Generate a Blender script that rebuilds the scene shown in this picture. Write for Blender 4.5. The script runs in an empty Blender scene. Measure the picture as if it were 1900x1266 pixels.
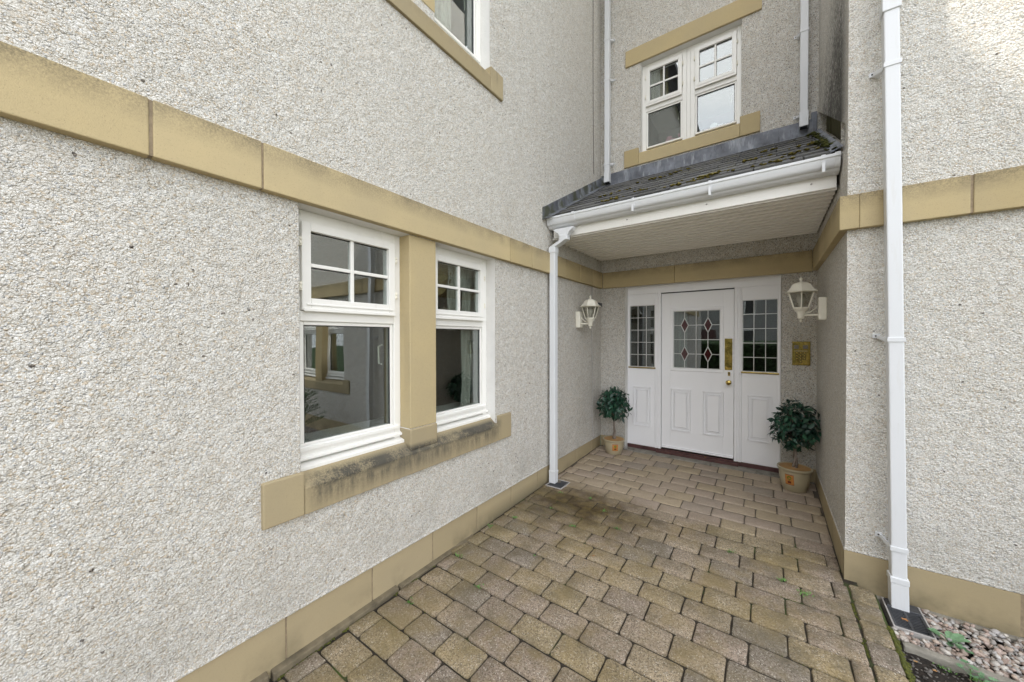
import bpy, bmesh, math, random
from math import sin, cos, pi, radians, sqrt
from mathutils import Vector, Matrix, Euler, noise as mnoise
random.seed(7)
R = random.Random(11)
sc = bpy.context.scene
col = sc.collection

# ------------------------------------------------------------------ camera
CAM_H = 1.6
cam_d = bpy.data.cameras.new('camera')
cam = bpy.data.objects.new('camera', cam_d)
col.objects.link(cam)
sc.camera = cam
F_PX, YAW, PITCH, ROLL = 666.1, 0.62063, -0.00955, 0.00134
cam_d.sensor_width = 36.0
cam_d.lens = 36.0 * F_PX / 1900.0
cam_d.clip_start = 0.05
cam_d.clip_end = 2000
cam.matrix_world = (Matrix.Translation((0, 0, CAM_H)) @ Matrix.Rotation(YAW, 4, 'Z')
                    @ Matrix.Rotation(pi / 2 + PITCH, 4, 'X') @ Matrix.Rotation(-ROLL, 4, 'Z'))

# ------------------------------------------------------------------ world, sun, exposure
SUN_D = Vector((1.0, 0.52, -1.67)).normalized()          # direction the light travels
world = bpy.data.worlds.new('World')
sc.world = world
world.use_nodes = True
wn = world.node_tree
wn.nodes.clear()
w_out = wn.nodes.new('ShaderNodeOutputWorld')
w_bg = wn.nodes.new('ShaderNodeBackground')
w_sky = wn.nodes.new('ShaderNodeTexSky')
w_sky.sky_type = 'NISHITA'
w_sky.sun_disc = False
w_sky.sun_elevation = math.asin(-SUN_D.z)
w_sky.sun_rotation = math.atan2(-SUN_D.x, -SUN_D.y)
w_sky.air_density = 1.0
w_sky.dust_density = 1.5
w_tc = wn.nodes.new('ShaderNodeTexCoord')
w_map = wn.nodes.new('ShaderNodeMapping')
w_map.inputs['Scale'].default_value = (1.0, 1.0, 2.2)
w_no = wn.nodes.new('ShaderNodeTexNoise')
w_no.inputs['Scale'].default_value = 1.7
w_no.inputs['Detail'].default_value = 7
w_no.inputs['Roughness'].default_value = 0.55
w_mr = wn.nodes.new('ShaderNodeMapRange')
w_mr.inputs['From Min'].default_value = 0.28
w_mr.inputs['From Max'].default_value = 0.62
w_mr.inputs['To Min'].default_value = 0.30
w_mr.inputs['To Max'].default_value = 1.0
w_mix = wn.nodes.new('ShaderNodeMix')
w_mix.data_type = 'RGBA'
w_mix.inputs['B'].default_value = (7.7, 7.7, 7.8, 1)
wn.links.new(w_tc.outputs['Generated'], w_map.inputs['Vector'])
wn.links.new(w_map.outputs['Vector'], w_no.inputs['Vector'])
wn.links.new(w_no.outputs['Fac'], w_mr.inputs['Value'])
wn.links.new(w_mr.outputs['Result'], w_mix.inputs['Factor'])
wn.links.new(w_sky.outputs['Color'], w_mix.inputs['A'])
wn.links.new(w_mix.outputs['Result'], w_bg.inputs['Color'])
w_bg.inputs['Strength'].default_value = 0.15
wn.links.new(w_bg.outputs['Background'], w_out.inputs['Surface'])

sun_d = bpy.data.lights.new('sun', 'SUN')
sun_d.energy = 2.0
sun_d.angle = radians(1.5)
sun_d.color = (1.0, 0.95, 0.87)
sun = bpy.data.objects.new('sun', sun_d)
sun.rotation_euler = SUN_D.to_track_quat('-Z', 'Y').to_euler()
sun.location = (-8, -4, 14)
col.objects.link(sun)
sc.view_settings.view_transform = 'Standard'
sc.view_settings.look = 'None'
sc.view_settings.gamma = 1
sc.view_settings.use_curve_mapping = False
sc.view_settings.exposure = 1.56
sc.cycles.max_bounces = 10
sc.cycles.diffuse_bounces = 8
sc.cycles.transparent_max_bounces = 12

# ------------------------------------------------------------------ material helper
class NT:
    def __init__(s, name):
        s.m = bpy.data.materials.new(name)
        s.m.use_nodes = True
        s.t = s.m.node_tree
        s.t.nodes.clear()
        s.out = s.t.nodes.new('ShaderNodeOutputMaterial')
        s.b = s.t.nodes.new('ShaderNodeBsdfPrincipled')
        s.t.links.new(s.b.outputs[0], s.out.inputs[0])
        g = s.t.nodes.new('ShaderNodeNewGeometry')
        s.P = g.outputs['Position']
        s.geo = g
        sx = s.t.nodes.new('ShaderNodeSeparateXYZ')
        s.t.links.new(s.P, sx.inputs[0])
        s.x, s.y, s.z = sx.outputs
    def lk(s, a, i):
        if hasattr(a, 'is_linked'):
            s.t.links.new(a, i)
        elif isinstance(a, (tuple, list)):
            v = tuple(a)
            if len(v) == 3 and i.type == 'RGBA':
                v = v + (1,)
            i.default_value = v
        else:
            i.default_value = a
    def ma(s, op, a, b=0.0, c=None):
        n = s.t.nodes.new('ShaderNodeMath'); n.operation = op
        s.lk(a, n.inputs[0]); s.lk(b, n.inputs[1])
        if c is not None: s.lk(c, n.inputs[2])
        return n.outputs[0]
    def mul(s, a, b): return s.ma('MULTIPLY', a, b)
    def add(s, a, b): return s.ma('ADD', a, b)
    def mx(s, f, a, b, mode='MIX'):
        n = s.t.nodes.new('ShaderNodeMix'); n.data_type = 'RGBA'; n.blend_type = mode
        s.lk(f, n.inputs['Factor'])
        s.lk(a, n.inputs[6]); s.lk(b, n.inputs[7])
        return n.outputs[2]
    def mr(s, v, a, b, c=0.0, d=1.0, smooth=False):
        n = s.t.nodes.new('ShaderNodeMapRange')
        if smooth: n.interpolation_type = 'SMOOTHSTEP'
        s.lk(v, n.inputs[0])
        for k, q in zip((1, 2, 3, 4), (a, b, c, d)): s.lk(q, n.inputs[k])
        return n.outputs[0]
    def no(s, scale, detail=2.0, rough=0.5, vec=None, dist=0.0):
        n = s.t.nodes.new('ShaderNodeTexNoise')
        s.lk(s.P if vec is None else vec, n.inputs['Vector'])
        n.inputs['Scale'].default_value = scale
        n.inputs['Detail'].default_value = detail
        n.inputs['Roughness'].default_value = rough
        n.inputs['Distortion'].default_value = dist
        return n.outputs['Fac']
    def noc(s, scale, vec=None):
        n = s.t.nodes.new('ShaderNodeTexNoise')
        s.lk(s.P if vec is None else vec, n.inputs['Vector'])
        n.inputs['Scale'].default_value = scale
        return n.outputs['Color']
    def vo(s, scale, vec=None, rnd=1.0):
        n = s.t.nodes.new('ShaderNodeTexVoronoi')
        s.lk(s.P if vec is None else vec, n.inputs['Vector'])
        n.inputs['Scale'].default_value = scale
        n.inputs['Randomness'].default_value = rnd
        return n.outputs['Distance'], n.outputs['Color']
    def sep(s, c):
        n = s.t.nodes.new('ShaderNodeSeparateColor'); s.lk(c, n.inputs[0]); return n.outputs
    def scalev(s, v):
        n = s.t.nodes.new('ShaderNodeMapping'); s.lk(s.P, n.inputs[0]); n.inputs['Scale'].default_value = v
        return n.outputs[0]
    def rnd(s):
        n = s.t.nodes.new('ShaderNodeObjectInfo'); return n.outputs['Random']
    def band(s, v, a0, a1, b1, b0):
        return s.mul(s.mr(v, a0, a1), s.mr(v, b1, b0, 1.0, 0.0))
    def bump(s, h, dist=0.01, strength=1.0, prev=None):
        n = s.t.nodes.new('ShaderNodeBump')
        s.lk(dist, n.inputs['Distance'])
        s.lk(strength, n.inputs['Strength'])
        s.lk(h, n.inputs['Height'])
        if prev is not None: s.lk(prev, n.inputs['Normal'])
        return n.outputs[0]
    def done(s, base, rough=0.6, normal=None, metal=0.0, spec=None, coat=None):
        s.lk(base, s.b.inputs['Base Color']); s.lk(rough, s.b.inputs['Roughness'])
        s.lk(metal, s.b.inputs['Metallic'])
        if normal is not None: s.lk(normal, s.b.inputs['Normal'])
        if spec is not None: s.lk(spec, s.b.inputs['Specular IOR Level'])
        if coat is not None: s.lk(coat, s.b.inputs['Coat Weight'])
        return s.m

M = {}
# pebble dash: cream chips with tan and blue-grey ones, dark gaps
def dash_mat(name, stain=False):
    n = NT(name)
    warp = n.noc(70)
    wv = n.t.nodes.new('ShaderNodeVectorMath'); wv.operation = 'MULTIPLY_ADD'
    n.lk(warp, wv.inputs[0]); wv.inputs[1].default_value = (.012, .012, .012); n.lk(n.P, wv.inputs[2])
    d, c = n.vo(172, wv.outputs[0])
    r, g, b = n.sep(c)[:3]
    d2, c2 = n.vo(75, wv.outputs[0])
    base = n.mx(n.mr(r, 0, 1), (.60, .583, .53), (.82, .812, .775))
    base = n.mx(n.mr(g, .84, .90, 0, .85), base, (.55, .45, .32))
    base = n.mx(n.mr(b, .88, .94, 0, .8), base, (.40, .42, .44))
    sp = n.no(95, 2, .5)
    base = n.mx(n.mr(sp, .36, .26, 0, .75), base, (.22, .18, .13))
    base = n.mx(n.mul(n.mr(n.sep(c2)[0], .0016, .0017, 1, 0), n.mr(d2, .5, .42)), base, (.05, .04, .035))
    gn = n.no(30, 4, .65)
    gap = n.mul(n.mr(d, .40, .74), n.mr(n.add(gn, n.mul(n.mr(n.z, 1.1, .2), n.mr(n.y, 1.8, .4, 0, .10))), .34, .60, .10, 1.0))
    base = n.mx(n.mul(gap, .85), base, (.36, .32, .255))
    base = n.mx(n.mr(n.no(1.1, 3, .5), .35, .75, 0.0, .22), base, (.62, .60, .56))
    base = n.mx(n.mr(n.no(9, 4, .6), .5, .8, 0.0, .25), base, (.55, .47, .36))
    pits = n.mul(n.mr(n.sep(c2)[1], .74, .80), n.mr(d2, .36, .20))
    pits = n.mul(pits, n.mr(n.y, 1.4, 3.2, .22, .80))
    base = n.mx(pits, base, (.10, .085, .065))
    stk = n.mul(n.mr(n.no(7, 5, .65, n.scalev((1, 1, .10))), .50, .75), n.mr(n.no(.9, 3), .4, .65))
    base = n.mx(n.mul(stk, .22), base, (.33, .31, .25))
    low = n.mul(n.mr(n.z, .24, .7, 1, 0), n.mr(n.no(5, 4), .42, .7))
    base = n.mx(n.mul(low, .35), base, (.30, .29, .25))
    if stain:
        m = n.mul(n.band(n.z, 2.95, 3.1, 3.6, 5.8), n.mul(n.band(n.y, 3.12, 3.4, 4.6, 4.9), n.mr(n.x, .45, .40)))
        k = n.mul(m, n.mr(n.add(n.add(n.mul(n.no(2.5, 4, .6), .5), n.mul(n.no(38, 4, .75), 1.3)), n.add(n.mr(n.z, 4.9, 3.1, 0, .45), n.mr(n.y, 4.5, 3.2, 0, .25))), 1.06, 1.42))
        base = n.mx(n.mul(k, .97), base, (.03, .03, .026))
    h = n.add(n.mr(d, .0, .8, 1.0, 0.0), n.mul(n.mr(d2, 0, .8, 1, 0), 1.0))
    h = n.add(h, n.mul(gn, 2.2))
    nb = n.bump(h, .0050, .85)
    nb = n.bump(n.no(16, 3, .6), .024, .5, nb)
    return n.done(base, .85, nb, spec=.3)
M['dash'] = dash_mat('pebble_dash')
M['dash_st'] = dash_mat('pebble_dash_sooted', True)

def stone_mat(name, sill=False):
    n = NT(name)
    rn = n.rnd()
    base = n.mx(n.mr(rn, 0, 1), (.41, .325, .170), (.53, .43, .245))
    base = n.mx(n.mr(n.no(2.3, 4, .55), .35, .7, 0, .55), base, (.39, .325, .205))
    base = n.mx(n.mr(n.no(160, 2, .6), .60, .78, 0, .35), base, (.20, .16, .09))
    # soot lying along the top arris of the string course
    base = n.mx(n.mr(n.no(85, 5, .8), .56, .72, 0, .38), base, (.25, .20, .12))
    base = n.mx(n.mr(n.no(320, 2, .6), .68, .74, 0, .6), base, (.12, .095, .06))
    fn = n.no(7, 5, .65); ff = n.no(90, 3, .6)
    top = n.mul(n.band(n.z, 2.38, 2.49, 2.50, 2.51), n.mr(n.add(n.mul(fn, .7), n.mul(n.no(130, 4, .8), 1.0)), .68, 1.0))
    base = n.mx(n.mul(top, .75), base, (.085, .075, .055))
    # grey weathering of the base course, greener near the downpipe
    lo = n.mr(n.z, .22, .26, 1, 0)
    base = n.mx(n.mul(lo, .55), base, (.30, .25, .165))
    lo2 = n.mul(n.mr(n.z, .0, .17, 1, 0), n.mr(n.add(n.no(4, 4, .6), n.mul(n.band(n.y, 1.9, 2.7, 3.1, 3.5), n.mr(n.x, -1.8, -1.9, 0, .45))), .46, .74))
    base = n.mx(n.mul(lo2, .85), base, (.07, .065, .04))
    if sill:
        base = n.mx(.45, base, (.235, .20, .135))
        str_ = n.no(24, 4, .6, n.scalev((1, 1, .14)))
        sp = n.no(95, 5, .8)
        sm = n.no(7, 4, .6)
        m1 = n.mul(n.band(n.z, .785, .838, .875, .906), n.mr(n.add(n.mul(sp, .75), n.mul(sm, .9)), .56, .86))
        m2 = n.mul(n.band(n.z, .69, .79, .84, .86), n.mr(n.add(n.mul(str_, .9), n.mul(sp, .4)), .44, .76))
        ys = n.band(n.y, .84, .93, 2.40, 2.50)
        base = n.mx(n.mul(n.ma('MAXIMUM', n.mul(m1, .95), n.mul(m2, .75)), ys), base, (.05, .049, .043))
        m3 = n.mul(n.band(n.z, 3.72, 3.80, 3.86, 3.95), n.mr(n.add(n.mul(str_, .9), n.mul(sp, .35)), .55, .95))
        base = n.mx(n.mul(m3, .6), base, (.10, .085, .06))
        base = n.mx(n.mul(n.mr(n.no(3, 3), .4, .7), .3), base, (.28, .24, .17))
    nb = n.bump(n.no(240, 3, .7), .0012, .8)
    nb = n.bump(n.no(11, 3), .004, .35, nb)
    return n.done(base, .82, nb, spec=.3)
M['stone'] = stone_mat('cast_stone')
M['sill'] = stone_mat('weathered_cast_stone', True)

def simple(name, colr, rough=.5, metal=0.0, var=.12, scale=8, bumpd=.0, bscale=60, spec=None, coat=None):
    n = NT(name)
    c2 = tuple(max(0, a * (1 - var * 2)) for a in colr)
    base = n.mx(n.mr(n.no(scale, 4, .6), .3, .75), colr, c2)
    nb = n.bump(n.no(bscale, 3, .6), bumpd) if bumpd else None
    rr = n.mr(n.no(scale * 3, 3), .3, .7, rough * .85, min(1, rough * 1.15))
    return n.done(base, rr, nb, metal, spec, coat)
def upvc(name, colr, dirt=.35):
    n = NT(name)
    base = n.mx(n.mr(n.no(1.8, 3), .4, .7, 0, .3), colr, tuple(a * .93 for a in colr))
    st = n.no(30, 5, .65, n.scalev((1, 1, .12)))
    base = n.mx(n.mr(st, .58, .82, 0, dirt * .6), base, (.50, .47, .40))
    base = n.mx(n.mr(n.no(140, 3), .70, .78, 0, dirt * .6), base, (.35, .32, .26))
    return n.done(base, .32, n.bump(n.no(3, 2), .003, .2), spec=.45)
M['upvc'] = upvc('white_upvc', (.80, .79, .75))
M['upvc_pipe'] = upvc('white_pipe_plastic', (.66, .675, .69), .6)
M['door'] = upvc('white_door_paint', (.84, .84, .85), .12)
M['soffit'] = upvc('white_soffit_plastic', (.84, .82, .78), .2)
M['dark'] = simple('black_rubber', (.02, .02, .02), .6)
M['shadow_gap'] = simple('dark_joint', (.05, .045, .04), .9)
M['mortar'] = simple('grey_mortar', (.33, .26, .17), .9, var=.2, scale=40, bumpd=.002, bscale=150)
M['smooth'] = simple('smooth_white_render', (.72, .71, .68), .8, var=.05, scale=5, bumpd=.002, bscale=70)
M['brass'] = simple('polished_brass', (.64, .475, .14), .16, 1.0, .38, 12, bumpd=.003, bscale=9)
M['cream_metal'] = simple('cream_painted_metal', (.80, .77, .66), .38, 0, .04, 20)
M['frost'] = simple('lamp_bulb_glass', (.62, .61, .56), .35)
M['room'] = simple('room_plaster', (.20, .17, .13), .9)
M['carpet'] = simple('room_carpet', (.16, .12, .09), .95)
M['wood_red'] = simple('dark_red_threshold', (.11, .045, .04), .55, var=.3)
M['iron'] = simple('black_drain_plastic', (.055, .058, .065), .45, var=.2, scale=30)
M['pvc_grey'] = simple('grey_drain_surround', (.42, .40, .38), .7, var=.15, scale=30)
M['pink'] = simple('pink_petals', (.62, .22, .30), .6)
M['china'] = simple('white_china', (.8, .8, .8), .2)
M['bounce_drive'] = simple('pale_bounce_drive', (.27, .24, .20), .9, var=.2, scale=60, bumpd=.004, bscale=120)  # drive colour made pale to throw light into the porch
M['grass'] = simple('lawn_green', (.05, .095, .022), .9, var=.3, scale=3, bumpd=.02, bscale=80)
M['hedge'] = simple('hedge_leaf', (.07, .14, .04), .6, var=.3, scale=6)
M['houser'] = simple('neighbour_render', (.30, .29, .28), .9, var=.05)
M['tile'] = simple('dark_roof_tile', (.06, .058, .056), .7, var=.2)
M['slate_black'] = simple('felt_underlay', (.03, .03, .03), .9)

def glass_mat(name, tint=(.82, .86, .84), boost=2.4):
    m = bpy.data.materials.new(name); m.use_nodes = True; t = m.node_tree; t.nodes.clear()
    o = t.nodes.new('ShaderNodeOutputMaterial'); mx = t.nodes.new('ShaderNodeMixShader')
    tr = t.nodes.new('ShaderNodeBsdfTransparent'); gl = t.nodes.new('ShaderNodeBsdfGlossy')
    fr = t.nodes.new('ShaderNodeFresnel'); mu = t.nodes.new('ShaderNodeMath')
    no = t.nodes.new('ShaderNodeTexNoise'); bp = t.nodes.new('ShaderNodeBump'); g = t.nodes.new('ShaderNodeNewGeometry')
    no.inputs['Scale'].default_value = 2.2; no.inputs['Detail'].default_value = 1
    bp.inputs['Distance'].default_value = .004; bp.inputs['Strength'].default_value = .35
    t.links.new(g.outputs['Position'], no.inputs['Vector']); t.links.new(no.outputs['Fac'], bp.inputs['Height'])
    t.links.new(bp.outputs[0], gl.inputs['Normal'])
    im = t.nodes.new('ShaderNodeMapRange')      # the node inverts the index on back faces; undo that for thin panes
    im.inputs['To Min'].default_value = 1.52; im.inputs['To Max'].default_value = 1/1.52
    t.links.new(g.outputs['Backfacing'], im.inputs['Value']); t.links.new(im.outputs[0], fr.inputs['IOR'])
    mu.operation = 'MULTIPLY'; mu.use_clamp = True; mu.inputs[1].default_value = boost
    tr.inputs[0].default_value = tint + (1,); gl.inputs[0].default_value = (.95, .97, .98, 1); gl.inputs['Roughness'].default_value = 0.0
    t.links.new(fr.outputs[0], mu.inputs[0]); t.links.new(mu.outputs[0], mx.inputs[0])
    t.links.new(tr.outputs[0], mx.inputs[1]); t.links.new(gl.outputs[0], mx.inputs[2]); t.links.new(mx.outputs[0], o.inputs[0])
    return m
M['glass'] = glass_mat('window_glass', boost=3.2)
M['lead_glass'] = glass_mat('leaded_glass', (.60, .66, .66), 2.2)
M['lamp_glass'] = glass_mat('lantern_glass', (.72, .72, .68), .8)
M['ruby'] = simple('ruby_glass', (.055, .008, .010), .08, var=.2, scale=30)

def curtain_mat(name, c):
    n = NT(name)
    st = n.no(40, 3, .5, n.scalev((1, 1, .05)))
    return n.done(n.mx(n.mr(st, .3, .7), c, tuple(a * .6 for a in c)), .9)
M['curt_w'] = curtain_mat('cream_curtain', (.62, .60, .54))
M['curt_y'] = curtain_mat('gold_curtain', (.36, .27, .12))

def lead_mat():
    n = NT('weathered_lead')
    st = n.no(16, 5, .65, n.scalev((1, 1, .22)))
    base = n.mx(n.mr(n.no(5, 5, .6), .35, .65), (.085, .09, .105), (.19, .205, .235))
    base = n.mx(n.mr(st, .54, .70, 0, .8), base, (.36, .38, .40))
    base = n.mx(n.mr(st, .30, .42, .7, 0), base, (.035, .035, .04))
    base = n.mx(n.mul(n.mr(n.x, -1.78, -1.86), n.mr(n.no(9, 4), .45, .62)), base, (.07, .075, .05))
    return n.done(base, .55, n.bump(n.no(7, 4), .012, .6), .1)
M['lead'] = lead_mat()

def slate_mat():
    n = NT('roof_slate')
    r = n.rnd()
    base = n.mx(r, (.055, .056, .058), (.135, .135, .135))
    base = n.mx(n.mr(n.no(9, 5, .65), .52, .68, 0, .7), base, (.12, .115, .07))
    base = n.mx(n.mr(n.no(30, 4), .62, .72, 0, .6), base, (.20, .20, .18))
    return n.done(base, .6, n.bump(n.no(35, 4), .004, .8))
M['slate'] = slate_mat()

def paver_mat():
    n = NT('concrete_paver')
    r = n.rnd()
    base = n.mx(n.mr(r, .0, .45), (.385, .31, .19), (.385, .31, .225))
    base = n.mx(n.mr(r, .45, .75), base, (.345, .275, .22))
    base = n.mx(n.mr(r, .75, 1.0), base, (.27, .235, .19))
    open_ = n.mr(n.add(n.y, n.mul(n.x, -.12)), 3.55, 3.25)      # part of the paving that the rain reaches
    sheltered = n.mx(.4, base, (.37, .305, .24))  # cleaner blocks under the porch, tone also raised to brighten the shaded recess
    base = n.mx(open_, sheltered, base)
    # exposed aggregate
    d, c = n.vo(210)
    rr = n.sep(c)
    base = n.mx(n.mul(n.mr(n.no(75, 4, .75), .48, .66), n.mr(open_, 0, 1, .2, .65)), base, (.12, .095, .065))
    base = n.mx(n.mul(n.mr(rr[0], .55, .95), n.mr(open_, 0, 1, .18, .8)), base, (.085, .07, .05))
    base = n.mx(n.mul(n.mr(rr[1], .90, .97), n.mr(open_, 0, 1, .1, .7)), base, (.62, .58, .50))
    blot = n.no(4.2, 7, .72)
    base = n.mx(n.mul(n.mr(blot, .42, .66), n.mr(open_, 0, 1, .2, .7)), base, (.135, .11, .065))
    yel = n.mul(n.mr(n.no(2.6, 6, .7), .46, .62), open_)
    base = n.mx(n.mul(yel, .50), base, (.255, .19, .075))
    # brown algae where the gutter water spreads
    dx = n.ma('SUBTRACT', n.x, -1.45); dy = n.ma('SUBTRACT', n.y, 3.03)
    dd = n.ma('SQRT', n.add(n.mul(n.mul(dx, dx), .9), n.mul(n.mul(dy, dy), 2.4)))
    al = n.mul(n.mr(n.add(dd, n.mul(n.ma('SUBTRACT', n.no(6, 5, .65), .5), 1.1)), .15, .85, 1, 0), n.mr(n.y, 3.56, 3.36))
    base = n.mx(n.mul(al, .9), base, n.mx(n.mr(n.no(14, 4), .4, .6), (.045, .028, .012), (.10, .07, .022)))
    # grime next to the left wall, black patches at the right
    lw = n.mul(n.mr(n.x, -1.35, -1.85), n.mr(n.no(3.5, 4), .35, .7))
    base = n.mx(n.mul(n.mul(lw, open_), .55), base, (.15, .125, .06))
    rw = n.mul(n.mul(n.mr(n.x, -.35, .3), n.mr(n.y, 3.3, 3.0)), n.mr(n.no(7, 5, .7), .44, .62))
    base = n.mx(n.mul(rw, .6), base, (.10, .09, .065))
    d3 = n.no(420, 2, .6)
    h = n.add(n.mr(d, 0, .7, 1, 0), n.mul(d3, .7))
    nb = n.bump(h, .0022, n.mr(open_, 0, 1, .25, 1.0))
    n.b.inputs['Roughness'].default_value = .85
    # bump strength socket
    nb = n.bump(n.no(28, 4, .6), .004, .6, nb)
    return n.done(base, .86, nb, spec=.25)
M['paver'] = paver_mat()

def bed_mat():
    n = NT('joint_sand_and_moss')
    open_ = n.mr(n.add(n.y, n.mul(n.x, -.12)), 3.55, 3.25)
    base = n.mx(open_, (.10, .082, .06), (.028, .022, .014))
    mo = n.mul(n.mr(n.add(n.no(5, 4), n.mr(n.x, -.3, .45, 0, .10)), .60, .74), open_)
    base = n.mx(mo, base, (.055, .085, .015))
    return n.done(base, .95, n.bump(n.no(120, 3), .004))
M['bed'] = bed_mat()

def moss_mat(name, a, b):
    n = NT(name)
    return n.done(n.mx(n.mr(n.no(60, 3), .35, .65), a, b), .95, n.bump(n.no(300, 2), .004))
M['moss'] = moss_mat('green_moss', (.045, .055, .008), (.10, .105, .014))
M['moss_y'] = moss_mat('ochre_moss', (.26, .20, .03), (.13, .12, .03))
M['soil'] = moss_mat('dark_soil', (.012, .010, .008), (.03, .022, .016))
def pebble_mat():
    n = NT('pink_grey_pebble')
    v = n.t.nodes.new('ShaderNodeVertexColor'); v.layer_name = 'tone'
    base = n.mx(n.mr(n.no(50, 3), .3, .7, 0, .35), v.outputs[0], (.5, .47, .43))
    return n.done(base, .6, n.bump(n.no(150, 3), .002))
M['pebble'] = pebble_mat()
def leaf_mat(name, a, b, rough=.35):
    n = NT(name)
    r = n.rnd()
    base = n.mx(r, a, b)
    base = n.mx(n.mr(n.no(70, 2), .5, .8, 0, .4), base, tuple(c * 1.6 for c in b))
    return n.done(base, rough, n.bump(n.no(120, 2), .002), spec=.5)
M['leaf'] = leaf_mat('glossy_dark_leaf', (.005, .030, .020), (.022, .085, .045), .36)
M['weed'] = leaf_mat('weed_leaf', (.07, .17, .03), (.13, .26, .06), .5)
M['glaucous'] = leaf_mat('blue_green_leaf', (.09, .19, .09), (.16, .28, .15), .6)
M['conifer'] = leaf_mat('conifer_green', (.03, .075, .02), (.06, .13, .03), .7)
M['dead'] = leaf_mat('fallen_leaf', (.30, .13, .04), (.42, .24, .09), .7)
def bark_mat():
    n = NT('twisted_bark')
    s_ = n.no(35, 4, .6, n.scalev((1, 1, .3)))
    return n.done(n.mx(n.mr(s_, .35, .65), (.10, .075, .055), (.32, .27, .23)), .85, n.bump(s_, .006))
M['bark'] = bark_mat()
def pot_mat():
    n = NT('buff_glazed_pot')
    base = n.mx(n.mr(n.no(6, 3), .35, .7), (.44, .38, .255), (.37, .32, .21))
    return n.done(base, .4, n.bump(n.no(9, 2), .004, .3), coat=.25)
M['pot'] = pot_mat()
M['terra'] = simple('inner_terracotta', (.45, .26, .10), .8)
M['label_o'] = simple('orange_label', (.55, .22, .05), .5, var=.1, scale=60)
M['label_r'] = simple('dark_red_print', (.16, .02, .01), .5)
M['label_g'] = simple('green_print', (.14, .20, .02), .5)
M['compost'] = simple('pot_compost', (.07, .05, .03), .95, bumpd=.01, bscale=90)
M['conc'] = simple('old_concrete', (.30, .28, .235), .9, var=.25, scale=14, bumpd=.004, bscale=90)
M['ledge'] = simple('mossy_concrete_ledge', (.20, .165, .105), .95, var=.35, scale=9, bumpd=.004, bscale=90)
def board_mat():
    n = NT('mossy_timber')
    st = n.no(50, 4, .6, n.scalev((1, 1, .12)))
    return n.done(n.mx(n.mr(st, .35, .65), (.028, .025, .01), (.10, .095, .03)), .9, n.bump(st, .006))
M['boards'] = board_mat()

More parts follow.
